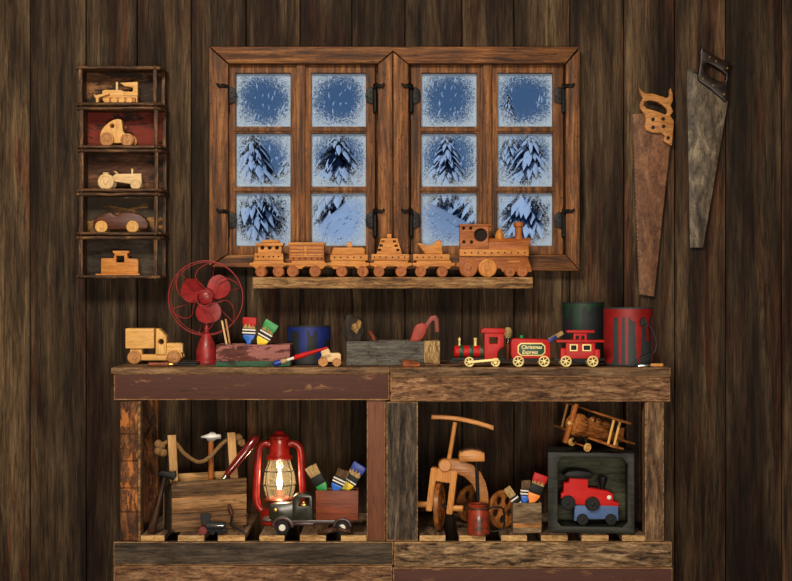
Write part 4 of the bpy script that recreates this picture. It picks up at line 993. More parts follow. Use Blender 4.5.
ov = [(510.5, 343), (512, 340.5), (515, 339.7), (545, 340.5), (548.5, 342.5), (549.5, 346), (549.5, 359.5), (512, 359.5), (510.5, 357)]
t.g().poly(ov, -8, 8, (), .8).part('body', M_TOYRED)
oc = lambda d: [(516.8 + d, 347 + d * .4), (520 + d * .4, 344 + d), (541 - d * .4, 344 + d), (544.5 - d, 347 + d * .4), (544.5 - d, 353.8 - d * .4), (541 - d * .4, 357 - d), (520 + d * .4, 357 - d), (516.8 + d, 353.8 - d * .4)]
t.g().poly(oc(0), -8.7, -7.5, (), .2).part('sign_border', M_CREAM)
sg = t.g().poly(oc(1.3), -9.0, -7.6, (), .1).part('sign_plate', M_DGREEN)
g = t.g(); g.text('Christmas', 530.7, 348.3, 5.0, -9.15, .15, .05); g.text('Express', 529, 353.3, 5.0, -9.15, .15, .05); g.part('lettering', M_CREAM, sg, 'cream lettering Christmas Express')
t.g().box(510, 551, 359.5, 362.2, -6, 6, .3).part('chassis', M_BLACK)
for x in (517.8, 543.4):
    for w in (-7.6, 7.6): spoke_wheel(t, x, 368, 5.6, w, 0)
t.g().cyl(521.5, 338.2, 0, 1.8, 3, (0, 0, 1), .5, 14).part('vent_knob', M_GREEN)
t = top('toy_caboose', 'red toy caboose with two framed windows behind the red can', 'toy train', 580, 368.4, RY, GRT)
t.root['label'] = 'red toy caboose with two cream-framed windows left of the red can'
t.g().poly(rect(565, 594, 344, 360), -7.5, 7.5, [rect(569.5, 576, 346.5, 352), rect(582, 589.5, 346.5, 352)], .4).part('body', M_TOYRED)
for a, b in ((568.8, 576.7), (581.3, 590.2)):
    t.g().poly(rect(a, b, 345.8, 352.7), -8.2, -7.2, [rect(a + 1.2, b - 1.2, 347, 351.6)], .1).part('window_frame', M_CREAM)
    t.g().box(a + .5, b - .5, 346.5, 352.3, -1, 1, 0).part('window_dark', M_BLACK)
t.g().box(555.5, 603, 341.6, 344, -9, 9, .6).part('roof', M_TOYRED)
t.g().poly(rect(573, 586, 334.5, 341.6), -5, 5, [rect(575, 578.5, 337.5, 341), rect(580.5, 584, 337.5, 341)], .3).part('cupola', M_TOYRED)
t.g().box(566, 593.5, 332, 334.5, -7, 7, .5).part('cupola_roof', M_TOYRED)
g = t.g(); g.box(560, 565, 350, 360, -7, 7, .4); g.box(594, 599, 351, 360, -7, 7, .4); g.part('platform', M_TOYRED)
g = t.g(); g.box(553, 604, 360, 362.4, -5, 5, .3); g.part('chassis', M_BLACK)
for x in (565.2, 591.8):
    for w in (-7.4, 7.4): spoke_wheel(t, x, 368.4, 5.6, w, 0)
# brushes behind the red train, resting against the wall cans
t = top('paint_brush', 'round pale-bristled brush standing behind the red engine', 'paint brush', 508, 361.5, -0.20)
t.g().lathe((508, 361.5, 0), [(1, 0), (1.6, 8), (2, 18), (1.6, 20)], (0, 0, 1), 12).part('handle', W_TOOLH('Z'))
t.g().lathe((508, 341.5, 0), [(2.2, 0), (2.6, 5)], (0, 0, 1), 14).part('ferrule', M_CHROME)
t.g().lathe((508, 336.5, 0), [(2.8, 0), (4.4, 4), (4.2, 8), (2.5, 10.5), (0, 11)], (0, 0, 1), 18).part('bristles', M_BRISTLE)
t = top('paint_brush', 'blue-tipped brush lying aslant behind the red wagon', 'paint brush', 552, 363, -0.245)
t.g().bar((547, 341), (556.5, 335.2), 4, -2, 2, .8).part('wet_tip', M_DBLUE)
o_ = t.g(); o_.bar((549, 339.5), (563, 331.5), 4.2, -1.8, 1.8, .6); o_.part('bristles', M_BRISTLE)
t.g().bar((546, 363), (548.2, 340), 3, -1.2, 1.2, .5).part('handle', W_TOOLH('Z'))
paint_can('paint_can', 'dark can with green drips standing behind the red caboose', 583, 20.5, 302.5, 362.5, -0.165, M_DCAN, M_CANGREEN, ((571, 579, 334), (584, 588, 312), (565, 568, 318)), z=TZ, band=307)
paint_can('paint_can', 'large slate can covered in bright red drips at the bench’s right end', 628, 24, 308.5, 366, -0.30, M_CAN, M_CANRED, ((603.8, 610.5, 364), (615.5, 618.6, 364), (621.8, 624.2, 364), (631.3, 637.6, 350), (626.5, 632.6, 322), (632.5, 636.4, 362), (643, 646, 342), (649.6, 652.2, 364)), z=TZ, band=318)
t = top('cable', 'thin black cable looped over the large red-dripped can', 'cable', 648, 367, -0.395, solo=False) if False else T('cable', 'thin black cable looped beside the large red-dripped can', 'cable', 648, 366.5, -0.385, None, z=TZ, solo=True)
g = t.g(); g.tube(bez([(632, 365.6, 1), (638, 360, 1), (648, 355, 1.5), (655, 352, 3), (657, 342, 4), (653, 330, 4), (647, 322, 3), (644, 318, 3), (641, 321, 2.5), (643, 327, 2), (648, 325, 2)], 6), .75, 6); g.tube(bez([(632, 365.8, 1), (642, 365.6, 1), (656, 365.5, 3), (661, 362, 8)], 6), .8, 6); g.solo(M_TOWEL)
t = top('chisel', 'small chisel with amber handle lying at the bench’s right corner', 'chisel', 650, 367.6, -0.408)
t.root.name = 'amber_chisel'
t.g().lathe((650, 365.4, 0), [(.8, 0), (1.5, 1), (1.9, 5), (1.7, 10), (2, 12), (.8, 13.5)], (1, 0, 0), 16).part('handle', W_TRIKE('X'))
t.g().poly([(637.5, 366.8), (638.5, 364.8), (650.5, 364.6), (650.5, 366.3), (644, 367)], -1, 1, (), .2).part('blade', M_CHROME)

# ------------------------------------------------------------------ left shelf
SZ = SHELF_Z + 0.0007
def low(name, label, cat, px, pb, y, group=None, rot=None, **k): return T(name, label, cat, px, pb, y, group, z=SZ, rot=rot, **k)
# carpenter's tote, turned so its right end is further back
t = low('tool_tote', 'plank tool tote with rope handle on the left shelf', 'tool box', 172, 534.5, -0.372, rot=rz(24))
t.px0 = 0; t.pb = 0
W_ = 78; D_ = 34
def endp(x):
    return t.g().box(x, x + 3.4, 0, -48, 2.5, D_ - 2.5, .5)
endp(0).part('end_board', W_TOOLD('Z')); endp(W_ - 3.4).part('end_board', W_TOOLD('Z'))
fr = t.g()
for i in range(3): fr.m = i; fr.box(0, W_, -3 - i * 16.2, -3 - (i + 1) * 16.2 + .5, 0, 2.4, .5)
fr.part('front_board', [wood('tote_plank_low', (70, 46, 28), (142, 104, 68), (178, 140, 98), 'X', 55, 16, .65, .25), wood('tote_plank_mid', (100, 66, 36), (188, 138, 86), (214, 168, 114), 'X', 55, 16, .65, .25), wood('tote_plank_top', (50, 34, 22), (116, 86, 56), (158, 120, 80), 'X', 55, 16, .65, .25, 1.2)])
g = t.g()
for i in range(3): g.box(0, W_, -3 - i * 17.4, -3 - (i + 1) * 17.4 + .5, D_ - 2.4, D_, .5)
g.part('rear_board', W_LIGHT('X'))
t.g().box(3.4, W_ - 3.4, -.2, -3, 2.4, D_ - 2.4, .3).part('floor_board', W_TOOLB('X'))
def tilted(x, dx, label=None):
    g = t.g()
    g.m = 1; g.poly([(x, -3.5), (x + 8, -3.5), (x + 6.5 + dx, -97), (x - 2 + dx, -97)], 9.5, 11.3, (), .4)
    g.m = 0; g.poly([(x, -3.5), (x + 8, -3.5), (x + 6.5 + dx, -97), (x - 2 + dx, -97)], 11.3, 25, (), .4)
    return g
tilted(3.6, -3.5).part('upright', [W_TOOLD('Z'), W_LIGHT('Z')])
tilted(W_ - 11.5, -4).part('upright', [W_TOOLD('Z'), W_LIGHT('Z')])
rope = bez([(-10, -78, 15), (-6, -86, 15), (0, -90, 15), (8, -88, 15), (17, -77, 15), (31, -68, 15), (43, -72, 15), (55, -84, 15), (64, -90, 15), (71, -91, 15), (78, -86, 15)], 6)
g = t.g(); g.tube([tuple(p) for p in rope], 2.0, 10)
for i in range(0, len(rope) - 1, 2):
    p = rope[i]; g.ell(p[0], p[1], p[2], 2.3, 1.5, 2.3, 8, ry(30))
for kx, ky in ((-7, -86), (-10, -81), (-5, -79), (-10, -88), (74, -91), (77, -86)): g.ell(kx, ky, 15, 4.2, 4.4, 4.2, 10)
g.part('rope_handle', M_ROPE)
# hammer in the tote
tote_in = (t.loc + t.rot @ Vector((46 * t.s, 20 * t.s, 3.2 * t.s)))
def inbox(x, w, h=3.2): 
    v = t.loc + t.rot @ Vector((x * t.s, w * t.s, h * t.s)); return v
def T3(name, label, cat, v, group=None, rot=None, s=None):
    q = T(name, label, cat, 396, 290.5, v.y, group, rot=rot, z=v.z)
    q.loc = v; q.px0 = 0; q.pb = 0; q.root.location = v
    if s: q.s = s
    return q
TOTE = t
q = T3('hammer', 'claw hammer with silver head standing in the rope-handled tote', 'hammer', inbox(47, 22.5), None, rz(8))
q.g().lathe((0, 0, 0), [(2.2, 0), (3, 4), (2.6, 30), (2.9, 50), (2.6, 82), (2.2, 84)], (0, 0, 1), 16).part('handle', W_TRAIN2('Z'))
hd = q.g(); hd.poly([(-10.5, -85.5), (-10, -87.5), (-4, -89), (0, -91.5), (4, -91), (5, -89.5), (10, -89), (10, -84.5), (5, -84), (3, -82), (-3, -82), (-5, -85)], -2.5, 2.5, (), .6); hd.part('head', plain('dull_steel', (150, 148, 142), .38, .8, .15))
q = T3('screwdriver', 'big screwdriver with glossy dark red handle slanting from the rope tote', 'screwdriver', inbox(16, 8, 4.6), None, rz(24) @ rx(4) @ ry(40))
q.g().lathe((0, 0, 0), [(1.6, 0), (2, 2), (2, 64)], (0, 0, 1), 12).part('shank', M_CHROME)
q.g().lathe((0, -64, 0), [(2.4, 0), (3, 2), (3.8, 12), (4.5, 28), (4.7, 38), (4.1, 46), (2.5, 50), (0, 51)], (0, 0, 1), 20).part('handle', plain('dark_red_lacquer', (104, 18, 18), .18, 0, .3, 60, .6))
# hammer leaning outside
q = low('hammer', 'dark old hammer leaning against the left end of the rope-handled tote', 'hammer', 151, 531, -0.386, None, ry(14))
q.loc.z += .0028; q.root.location.z += .0028
q.px0 = 0; q.pb = 0
q.g().lathe((0, 0, 0), [(3.4, 0), (4.4, 3), (4.2, 14), (3, 34), (2.4, 62)], (0, 0, 1), 16).part('handle', wood('dark_stained_handle', (26, 15, 10), (58, 36, 24), (82, 54, 36), 'Z', 120, 8, .4, .2))
q.g().poly([(-8, -60), (-4, -63.5), (4, -64), (9, -66), (11, -61), (9, -56), (3, -58), (-3, -58), (-7, -57)], -3.4, 3.4, (), .9).part('head', M_IRON)
# little black engine
t = low('toy_locomotive', 'small black toy engine with dark red wheels in front of the rope tote', 'toy train', 213, 536, -0.388)
t.g().poly([(200.5, 517.5), (200.5, 516), (211, 516), (211, 517.8), (210, 518), (210, 525), (203, 525), (201.5, 531), (201, 518)], -4, 4, (), .3).part('cab', M_DCAN)
t.g().lathe((207, 527.5, 0), [(4.2, 0), (4.2, 17), (3.4, 18.5), (0, 18.8)], (1, 0, 0), 20).part('boiler', M_DCAN)
t.g().box(201, 227, 530.5, 533.5, -4, 4, .4).part('chassis', M_BLACK)
t.g().box(209, 224, 526.4, 527.3, -4.6, -3.8, .1).part('stripe', M_CHROME)
for x, r in ((203.5, 4.2), (213, 3), (220.5, 3)):
    for w in (-5, 5): t.g().wheel(x, 536 - r, w, r, 2, (0, -1 if w < 0 else 1, 0)).part('wheel', plain('dull_red_wheel', (112, 34, 30), .4, 0, .2) if r > 4 else M_BLACK)
t = low('pointed_awl', 'dark awl with wooden grip lying beside the small black engine', 'awl', 237, 536, -0.38)
t.g().lathe((231.5, 519, 5), [(1, 0), (2.4, 1), (2.6, 6), (1.8, 11), (2, 12)], (-.25, 0, .97), 14).part('handle', W_WALNUT('Z'))
t.g().tube([(231.5, 519, 5), (230.5, 527, 2), (236, 531, 0), (246, 535.6, -1)], [1.2, 1.5, 1.8, .5], 8).part('spike', M_IRON)

# lantern
LNY = -0.225
t = low('oil_lantern', 'lit red oil lantern with glass globe behind the dark toy truck', 'lantern', 279.5, 525.3, LNY)
tank = t.g().lathe((279.5, 525.3, 0), [(18, 0), (19, 1), (19, 9), (17, 13), (10, 16), (7, 17), (7, 22), (0, 22)], (0, 0, 1), 36).part('tank', M_RED)
t.g().lathe((273, 511.5, -14), [(3.6, 0), (3.6, 3.5), (2.5, 4.5), (0, 4.5)], (0, -.5, .85), 16).part('filler_cap', M_RED, tank)
t.g().lathe((279.5, 503.3, 0), [(15, 0), (15.5, 1), (15.5, 2.6), (13, 4), (6, 5), (5, 9), (2.5, 12)], (0, 0, 1), 30).part('burner', plain('dark_red_brass', (116, 46, 28), .35, .5, .2))
gm, nt, b = newmat('lantern_glass'); nt.nodes.remove(b)
tr = N(nt, 'ShaderNodeBsdfTransparent'); tr.inputs[0].default_value = (.93, .92, .88, 1); gl = N(nt, 'ShaderNodeBsdfGlossy'); gl.inputs['Roughness'].default_value = .03
fr_ = N(nt, 'ShaderNodeFresnel'); fr_.inputs[0].default_value = 1.4; mx = N(nt, 'ShaderNodeMixShader')
nt.links.new(fr_.outputs[0], mx.inputs[0]); nt.links.new(tr.outputs[0], mx.inputs[1]); nt.links.new(gl.outputs[0], mx.inputs[2]); dt = N(nt, 'ShaderNodeBsdfTranslucent'); dt.inputs[0].default_value = (.9, .78, .5, 1); mx2 = N(nt, 'ShaderNodeMixShader')
vv, rw = coords(nt, (1, 1, 1)); dn = noise(nt, rw, 60, 5, .65); dr_ = N(nt, 'ShaderNodeMapRange'); dr_.inputs[3].default_value = .0; dr_.inputs[4].default_value = .15; nt.links.new(dn, dr_.inputs[0]); nt.links.new(dr_.outputs[0], mx2.inputs[0])
nt.links.new(mx.outputs[0], mx2.inputs[1]); nt.links.new(dt.outputs[0], mx2.inputs[2]); nt.links.new(mx2.outputs[0], nt.nodes['Material Output'].inputs[0])
t.g().lathe((279.5, 500, 0), [(10.5, 0), (13.5, 3), (15.6, 10), (16, 17), (14.6, 26), (11.8, 34), (10, 40)], (0, 0, 1), 36, False).part('globe', gm)
em, nt, b = newmat('lantern_flame'); b.inputs['Base Color'].default_value = (1, .8, .4, 1); b.inputs['Emission Color'].default_value = (1, .80, .50, 1); b.inputs['Emission Strength'].default_value = 26
t.g().lathe((279.5, 491.5, 0), [(1.0, 0), (2.4, 3), (2.7, 7), (1.9, 13), (.9, 19), (.4, 23), (0, 25)], (0, 0, 1), 16).part('flame', em)
cap = t.g().lathe((279.5, 461, 0), [(12, 0), (13, .8), (13, 3), (11, 4), (10.4, 6), (10.4, 12), (9.6, 14), (9.6, 20), (10.4, 21), (10, 23), (6, 25), (4.5, 28), (0, 29)], (0, 0, 1), 32).part('hood', M_RED)
for s_ in (-1, 1):
    P = bez([(279.5 + s_ * 8, 447, 0), (279.5 + s_ * 14, 445.3, 0), (279.5 + s_ * 19.5, 449, 0), (279.5 + s_ * 21.5, 457, 0), (279.5 + s_ * 22.6, 478, 0), (279.5 + s_ * 23.4, 497, 0), (279.5 + s_ * 21.5, 507, 0), (279.5 + s_ * 17.5, 512, 0)], 6)
    t.g().tube([tuple(p) for p in P], 3.6, 16).part('side_tube', M_RED)
g = t.g()
for a in (0, PI / 2): 
    pass
g.ring(279.5, 486, 0, 17.2, .5, (0, 0, 1)); g.ring(279.5, 472, 0, 16.2, .5, (0, 0, 1))
for a in (-.7, -2.44, .7, 2.44): g.tube([(279.5 + 13 * math.cos(a), 499.5, 13 * math.sin(a)), (279.5 + 17 * math.cos(a), 486, 17 * math.sin(a)), (279.5 + 16 * math.cos(a), 472, 16 * math.sin(a)), (279.5 + 11 * math.cos(a), 461, 11 * math.sin(a))], .5, 6)
g.part('guard_wire', M_IRON)
g = t.g(); g.tube([tuple(p) for p in bez([(257, 460, 0), (259, 470, 10), (266, 482, 20), (279.5, 486, 24), (293, 482, 20), (300, 470, 10), (302, 460, 0)], 6)], .6, 6); g.part('bail_handle', M_IRON)
lp = bpy.data.lights.new('lantern_light', 'POINT'); lp.energy = 0.7; lp.color = (1, .76, .46); lp.shadow_soft_size = .012
lo = bpy.data.objects.new('lantern_light', lp); COL.objects.link(lo); lo.parent = t.root; lo.location = t.c(279.5, 478, 0)

# dark truck with mahogany box
t = low('toy_pickup_truck', 'dark vintage toy truck with mahogany box bed in front of the lantern', 'toy', 305, 535.3, -0.372)
t.g().poly([(269.5, 519), (269.5, 509), (271, 506.5), (275, 505.5), (296, 504), (296, 521), (273, 521)], -8, 8, (), 1.2).part('hood', M_OLIVE)
t.g().poly([(293, 500), (295, 497), (299, 495.3), (309, 495.3), (312.5, 497), (313.5, 521), (293, 521)], -9, 9, [[(299.5, 507), (301, 500.5), (303, 499), (309, 499), (309.5, 507)]], .8).part('cab', M_OLIVE)
t.g().lathe((276.5, 511, -8), [(1.5, 0), (2.2, .6), (2.2, 2), (1.2, 2.8), (0, 3)], (-.3, -1, 0), 14).part('headlight', M_BRASS)
g = t.g(); g.ell(303.5, 504.3, -2, 2.6, 2.6, 2, 12); g.box(301.5, 305.5, 505, 511, -3, 1, .5); g.part('driver_figure', M_BRASS, None, 'gold driver figure in the window')
t.g().box(272, 350, 521, 525, -7, 7, .5).part('chassis', M_MARK)
def arch(g, cx, cy, r0, r1, w0, w1):
    g.poly([(cx + r1 * math.cos(a * PI / 12), cy - r1 * math.sin(a * PI / 12)) for a in range(13)] + [(cx + r0 * math.cos(a * PI / 12), cy - r0 * math.sin(a * PI / 12)) for a in range(12, -1, -1)], w0, w1, (), .4)
g = t.g(); arch(g, 283, 528, 8, 11.5, -11, -6); arch(g, 283, 528, 8, 11.5, 6, 11); g.box(293.5, 314, 523, 526, -11, -6.5, .4); g.box(262.5, 272, 519.5, 523, -10, 10, 1); g.part('fender', M_MARK)
g = t.g(); arch(g, 342.5, 528, 7, 9.5, -11, -7.2); g.part('fender', M_MARK)
for x in (283, 342.5):
    for w in (-8.3, 8.3):
        wh = t.g().wheel(x, 535.3 - 7, w, 7, 3.6, (0, -1 if w < 0 else 1, 0)).part('wheel', M_BLACK)
        d = -1 if w < 0 else 1
        t.g().lathe((x, 535.3 - 7, w + d * 1.5), [(3.3, 0), (3.3, .6), (2.2, 1.1), (2.0, .7), (1.1, .7), (.9, 1.5), (0, 1.6)], (0, d, 0), 20).part('hubcap', M_WHITE, wh)
open_box(t, 316.3, 358.5, 491.5, 520.8, -9, 12, W_MAHOG('X'), 1.8, ('bed_front', 'bed_rear', 'bed_end', 'bed_end', 'bed_floor'))
t.g().box(316.3, 358.5, 516.4, 517.4, -9.5, -8.8, .2).part('bed_strip', W_MAHOG('X'))
BZ = SZ + (535.3 - 520.8 + 1.9) * t.s; BIN = -0.372 + 2 * t.s
GB = 'brushes in the toy truck bed'
brush('pale-bristled brush with green handle leaning left in the toy truck bed', 320.5, 486.5, 0, -30, BIN, 518.9, BZ, 11.5, M_GREEN, M_BRISTLE, None, GB, 11.5, 9.5, (), neck=14)
brush('brown-bristled brush with blue handle in the toy truck bed', 337.5, 486, 0, 25, BIN - .012, 518.9, BZ, 11.5, M_BLUE, M_BRISTB, None, GB, 8, 8, (1.5, 4.5), neck=10)
brush('blue-tipped brush with yellow handle leaning right in the toy truck bed', 349, 485.5, 0, 33, BIN + .008, 518.9, BZ, 12.5, M_YELLOW, M_BRISTLE, M_DBLUE, GB, 12, 8, (1.2,), neck=14)
t = low('pliers', 'rusty old pliers lying on the slats under the toy truck’s bed', 'pliers', 335, 537, -0.397)
for s_, nm in ((1, 'jaw_arm'), (-1, 'jaw_arm')):
    P = bez([(318, 534.8 + (.4 if s_ > 0 else 0), -2 * s_ + 1), (326, 533.5, 5 * s_), (334, 531.8, 4 * s_), (339, 531.2, 0), (344, 532, -2.5 * s_), (350, 533.5, -1 * s_)], 5)
    t.g().tube([(p[0], p[1], p[2]) for p in P], [1.6] * 8 + [2.2] * (len(P) - 16) + [1.8] * 8, 8).part(nm, M_RUSTY)
t.g().cyl(339, 531, 0, 2.6, 5, (0, .2, 1), .4, 14).part('rivet', M_IRON)

# ------------------------------------------------------------------ right shelf
# tricycle
t = low('toy_tricycle', 'amber wooden tricycle with long curved handlebar on the right shelf', 'tricycle', 440, 533.2, -0.354)
ax = Vector((math.cos(math.radians(11)), -math.sin(math.radians(11)), 0))
fw = t.g(); c0 = (440, 533.2 - 24.3, 8)
a = ax; o = t.c(*c0) - a * 3.2 * t.s
fw.lathe(o, [(21, 0), (24.3, .8), (24.3, 5.0), (21, 5.8), (20, 5.8), (19, 4.6), (14, 4.6), (13, 5.8), (9, 5.8), (8, 4.6), (4, 4.6), (3, 5.8), (0, 5.8)], a, 40, True, True)
fw.part('front_wheel', W_TRIKED('Z'))
ap = t.g(); ap.tube([t.c(*c0) - a * 19 * t.s, t.c(*c0) + a * 21 * t.s], 1.3, 10, False, True); ap.part('axle', M_IRON)
for s_, L_ in ((-1, 17), (1, 18)):
    p = t.c(*c0) + a * s_ * L_ * t.s
    t.g().lathe(p - a * 5.5 * t.s + Vector((0, 0, -1.5 * s_ * t.s)), [(2.4, 0), (3.1, .8), (3.1, 10.5), (2.4, 11.4)], a, 14, True, True).part('pedal', W_TRIKE('X'))
# fork: crown and two legs
def rbox(g, cen, sx, sy, sz, rot):
    b = bmesh.new(); bmesh.ops.create_cube(b, size=1)
    for v in b.verts: v.co = Vector((v.co.x * sx * t.s, v.co.y * sy * t.s, v.co.z * sz * t.s))
    bmesh.ops.bevel(b, geom=b.edges[:], offset=.7 * t.s, segments=2, affect='EDGES')
    g._merge(b, Matrix.Translation(cen) @ rot.to_4x4())
FR = rz(-11) @ ry(7)
cw = t.c(442.5, 493, 8)
g = t.g()
for s_ in (-1, 1): rbox(g, cw + (FR @ Vector((s_ * 10.4 * t.s, 0, 0))), 6.0, 10, 44, FR)
rbox(g, cw + (FR @ Vector((0, 0, 15.5 * t.s))), 16, 9.8, 12.8, FR)
g.part('fork', W_TRIKE('Z'))
# stem, handlebar
t.g().tube([t.c(447.5, 474, 8), t.c(450, 458, 8), t.c(455.5, 424, 6)], [2.6, 2.3, 2.2], 14, False, True).part('stem', W_TRIKE('Z'))
g = t.g(); up = bez([(431.5, 416.2, 0), (447, 416.8, 0), (463, 419, 0), (480, 423, 0), (494, 427.6, 0)], 6)
pl = [(p[0], p[1]) for p in up] + [(p[0] - .3, p[1] + 4.6) for p in up[::-1]]
g.poly(pl, 2, 10, (), 1.2); g.part('handlebar', W_TRIKE('X'))
# curved body
body = [(439.5, 463.5), (443, 461), (449, 460.5), (462, 462), (473, 466.5), (481, 474), (486, 484), (488.5, 495), (489, 505), (480, 508), (477, 497), (472, 486), (465, 479), (456, 475), (446, 474), (441, 472)]
t.g().poly(body, 2, 15, (), 1.2).part('frame', wood('varnished_mid_amber_wood', (120, 68, 28), (186, 120, 60), (212, 148, 82), 'X', 90, 10, 0.35, 0.1, 0.8))
t.g().cyl(445, 467.3, 8, 6.3, 15, (0, 1, 0), 1).part('head_block', W_TRIKE('Z'))
# seat
t.g().poly([(459, 456), (460, 453.5), (465, 452.2), (472, 451.2), (480, 452.5), (484.5, 454.5), (485, 461.5), (484, 463), (460, 463), (459, 461.5)], -2, 16, (), 1.5).part('seat', [W_TRIKE('X')])
t.g().poly([(461, 452.9), (465, 450.8), (472, 449.8), (480, 451), (483.5, 453.2)], 0, 14, (), .8).part('seat_pad', W_WALNUT('X'))
t.g().tube([(476.5, 463, .2), (478, 502, .2)], 1.7, 12).part('seat_post', M_IRON)
# rear wheels
def rear(px, pb_, w):
    yy = t.y + w * t.s
    av = Vector((.62, -.78, 0)).normalized(); R_ = 19.5
    cen = Vector((X(px, yy), yy, SZ)) - t.loc + Vector((0, 0, R_ * t.s))
    g = t.g(); tmp = T.__new__(T); tmp.s = t.s; tmp.px0 = 0; tmp.pb = 0; tmp.root = t.root
    gg = G(tmp); hs = []
    for k in range(5):
        an = 2 * PI * k / 5 + .4; hs.append(circ(10 * math.cos(an), 10.5 * math.sin(an), 4.4, 14))
    gg.poly(circ(0, 0, R_, 40), -1.8, 1.8, hs, .6); gg.cyl(0, 0, -2, 3.4, 3, (0, 1, 0), .6); gg.ring(0, 0, 0, R_ - 2.6, 2.4, (0, 1, 0))
    ang = math.atan2(-av.y, av.x); Rm = Matrix.Rotation(-ang + PI / 2, 4, 'Z')
    gg.bm.transform(Matrix.Translation(cen) @ Rm)
    gg.part('rear_wheel', W_TRIKED('Z')); return cen
c1 = rear(471, 0, 58); c2 = rear(502.5, 0, 20)
t.g().tube([c1, c2], 2, 10, False, True).tube([t.c(485, 503, 9), (c1 + c2) / 2], 3.2, 10, False, True).part('rear_axle', W_TRIKED('X'))
# enamel mug
t = low('enamel_mug', 'chipped red enamel mug with wire handle in front of the tricycle', 'mug', 478.5, 536.3, -0.39)
t.g().lathe((478.5, 536.3, 0), [(10, 0), (11.2, .8), (11.4, 3), (10.8, 14), (10.2, 24), (9.4, 26), (9.8, 28.5), (10.4, 30), (9.8, 30.6), (9, 30), (9, 5), (0, 4)], (0, 0, 1), 36).part('body', M_CUP)
g = t.g(); g.tube([tuple(p) for p in bez([(488, 511, 0), (494, 509, 0), (502, 510, 0), (504, 516, 0), (504, 528, 0), (500, 532, 0), (493, 533.5, 0), (489.4, 532, 0)], 6)], 1.0, 8); g.part('handle', M_IRON)
g = t.g(); g.ring(478.5, 509.5, 0, 10.2, 1.0, (0, 0, 1)); g.part('rim', M_RUSTY)
# brush box
BBY = -0.372
t = low('brush_box', 'small weathered plank box holding three paint brushes', 'box', 527, 536, BBY)
open_box(t, 513, 541.5, 506, 536, 0, 22, W_PALLET('X'), 1.8)
t.g().box(513, 541.5, 526, 530.5, -.7, .1, .2).part('batten', wood('orange_batten', (150, 84, 32), (200, 136, 70), (216, 156, 92), 'X', 90, 8, .6, .3))
ZB = SZ + 1.9 * S(BBY); BI = BBY + 11 * S(BBY)
GB = 'brushes in the small plank box'
brush('narrow pale-bristled brush leaning left in the small plank box', 517.5, 503, 0, -36, BI - .006, 534.2, None, 7.5, M_WHITE, M_BRISTLE, None, GB, 11, 8, (4.5,), neck=9, L=24, tw=2.6)
brush('upright brown-bristled brush with blue handle in the small plank box', 525, 500.5, 0, 4, BI + .004, 534.2, ZB, 8.5, M_BLUE, M_BRISTB, None, GB, 9, 6.5, (1, 4), neck=9, tw=2.6)
brush('red-tipped brush with orange handle leaning right in the small plank box', 534.5, 498, 0, 20, BI - .004, 534.2, ZB, 12.5, M_ORANGE, M_BRISTLE, M_TOYRED, GB, 10, 9, (), neck=14, tw=2.6)

# dark crate with toys
CY = -0.375
t = low('wooden_crate', 'black-green wooden crate standing open side forward on the right shelf', 'crate', 591, 536.6, CY, rot=rz(-6.4))
bv = lambda d: [(548 + d, 456 + d), (634 - d, 456 + d), (634 - d, 536.6 - d), (548 + d, 536.6 - d)]
inn = [(558, 467), (563, 461), (621, 461), (627, 467), (627, 525), (622, 530), (562, 530), (558, 526)]
t.g().poly(bv(0), 0, 5, [inn], .9).part('front_frame', W_CRATE('X'))
t.g().box(548, 634, 456, 461, 5, 52, .6).part('top_board', W_CRATE('X'))
t.g().box(548, 634, 531, 536.6, 5, 52, .6).part('floor_board', W_CRATE('X'))
t.g().box(548, 557, 461.2, 530.8, 5, 52, .6).part('side_board', W_CRATE('Z')); t.g().box(627.5, 634, 461.2, 530.8, 5, 52, .6).part('side_board', W_CRATE('Z'))
t.g().box(557.2, 627.3, 461.2, 530.8, 46, 52, .3).part('back_board', W_CRATEB('X'))

CF = SZ + 5.9 * S(CY); CTOP = SZ + (536.6 - 456) * S(CY)
t = T('toy_wagon', 'blue toy wagon with black wheels under the red engine in the crate', 'toy', 595, 530, -0.320, None, z=CF)
t.g().poly([(573.5, 510.5), (617, 510.5), (617, 526), (612, 526), (610, 524), (580, 524), (578, 526), (573.5, 526)], -8, 8, (), .6).part('body', M_SLATE)
for x in (581.3, 609.5):
    for w in (-9.6, 9.6): t.g().wheel(x, 530 - 5.7, w, 5.7, 3, (0, -1 if w < 0 else 1, 0)).part('wheel', M_BLACK)
zt = CF + (530 - 510.5) * t.s + .0004
t = T('toy_locomotive', 'chunky red toy engine with black roof and chimney inside the dark crate', 'toy', 586, 510.5, -0.320, None, z=zt, rot=ry(3))
t.g().poly([(562, 490), (567, 489), (567, 484), (586, 484), (586, 493), (606, 495.5), (611, 498), (612, 505), (617.5, 506.5), (617.5, 510.5), (600, 510.5), (563, 510.5), (563, 505), (559.6, 505), (559.6, 500), (562, 499)], -8, 8, (), .8).part('body', M_TOYRED2)
t.g().poly([(561, 482), (565, 478), (574, 476.3), (586, 477), (591, 479), (590, 482), (586, 484.2), (567, 484.2)], -10, 10, (), 1).part('roof', M_BLACK)
t.g().lathe((601.5, 496, 0), [(2.2, 0), (2.6, 4), (4.6, 11), (4.6, 13.5), (3, 14.5), (0, 14.5)], (0, 0, 1), 20).part('chimney', M_BLACK)
t.g().lathe((607.5, 501.5, -7.5), [(2.2, 0), (2.2, 1), (1.4, 1.6), (0, 1.6)], (0, -1, 0), 18).part('headlamp', M_WHITE)
for x in (566.5, 591):
    t.g().wheel(x, 508.5, -10.2, 7.2, 3.4, (0, -1, 0)).part('wheel', M_BLACK); t.g().wheel(x, 508.5, 10.2, 7.2, 3.4, (0, 1, 0)).part('wheel', M_BLACK)
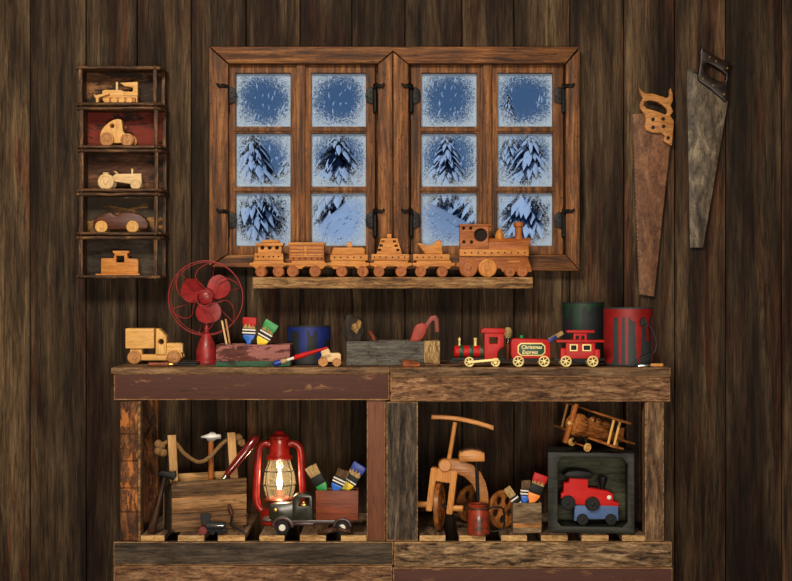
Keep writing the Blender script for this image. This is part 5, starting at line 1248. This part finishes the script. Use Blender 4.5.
# bi-plane on the crate
PY_ = -0.335
sp_ = S(PY_)
q = T('toy_biplane', 'carved brown wooden biplane standing on top of the dark crate', 'toy', 588, 452, PY_, None, z=CTOP, rot=ry(16) @ rz(38))
q.px0 = 0; q.pb = 0
# local frame: nose towards -x, wings along y (w axis), z up; wheels at z=0
q.g().lathe(Vector((-29 * sp_, 0, 23 * sp_)), [(4, 0), (9, 1.5), (10, 6), (9.4, 16), (8.6, 30), (6.4, 50), (3.6, 68), (2.4, 74), (0, 74.5)], (1, 0, -.06), 24, True, True).part('fuselage', W_PLANE('X'))
q.g().lathe(Vector((-31 * sp_, 0, 23 * sp_)), [(0, -2), (2.5, -1.5), (10.5, 0), (11.5, 2), (11.5, 9), (10.4, 11)], (1, 0, 0), 28, True, True).part('cowling', W_PLANE('X'))
g = q.g(); g.ell(-2, -31, 0, 8, 4, 5.5, 16); g.ell(14, -29.5, 0, 7, 4, 5, 16); g.part('cockpit', W_PLANE('X'))
g = q.g(); g.box(-15, 1, -40.5, -38.5, -44, 44, .8); up_w = g.part('upper_wing', W_PLANE('Y'))
g = q.g(); g.box(-13, 3, -14.5, -12.5, -42, 42, .8); g.part('lower_wing', W_PLANE('Y'))
for yy in (-33, 33):
    for xx in (-11, -2): q.g().tube([(xx, -14, yy), (xx - 1.5, -39, yy)], 1.3, 10).part('strut', W_PINE('Z'))
for yy in (-5, 5): q.g().tube([(-8, -30, yy), (-8, -39, yy)], 1.0, 8).part('strut', M_IRON)
g = q.g(); g.bar((-35, -3), (-35, -43), 4.6, -2, 2, .8); g.bm.transform(Matrix.Translation((-35 * sp_, 0, 23 * sp_)) @ Matrix.Rotation(math.radians(0), 4, 'X') @ Matrix.Rotation(math.radians(70), 4, 'Z') @ Matrix.Translation((35 * sp_, 0, -23 * sp_))); g.part('propeller', W_TRAIN2('Z'))
q.g().lathe(Vector((-34 * sp_, 0, 23 * sp_)), [(0, -4.5), (2, -3.5), (2.6, 0), (2, 2)], (1, 0, 0), 14, True, True).part('spinner', W_PINE('X'))
q.g().box(32, 43, -19.8, -18.2, -19, 19, .6).part('tailplane', W_PLANE('Y'))
q.g().poly([(33, -20), (36, -30), (42, -31), (44, -20)], -.9, .9, (), .3).part('fin', W_PLANE('Z'))
for yy in (-11, 11):
    q.g().tube([(-14, -14, yy * .5), (-14, -4.2, yy * .86)], 1.5, 8).part('gear_leg', M_IRON)
    q.g().wheel(-14, -4.3, yy, 4.3, 2.6, (0, 1 if yy > 0 else -1, 0)).part('wheel', W_PINE('Z'))
q.g().tube([(-14, -4.3, -11), (-14, -4.3, 11)], .9, 8).part('axle', W_TRAIN2('Y'))
q.g().tube([(37, -17, 0), (39.5, -10, 0)], [1.4, .9], 8).part('tail_skid', W_PINE('Z'))
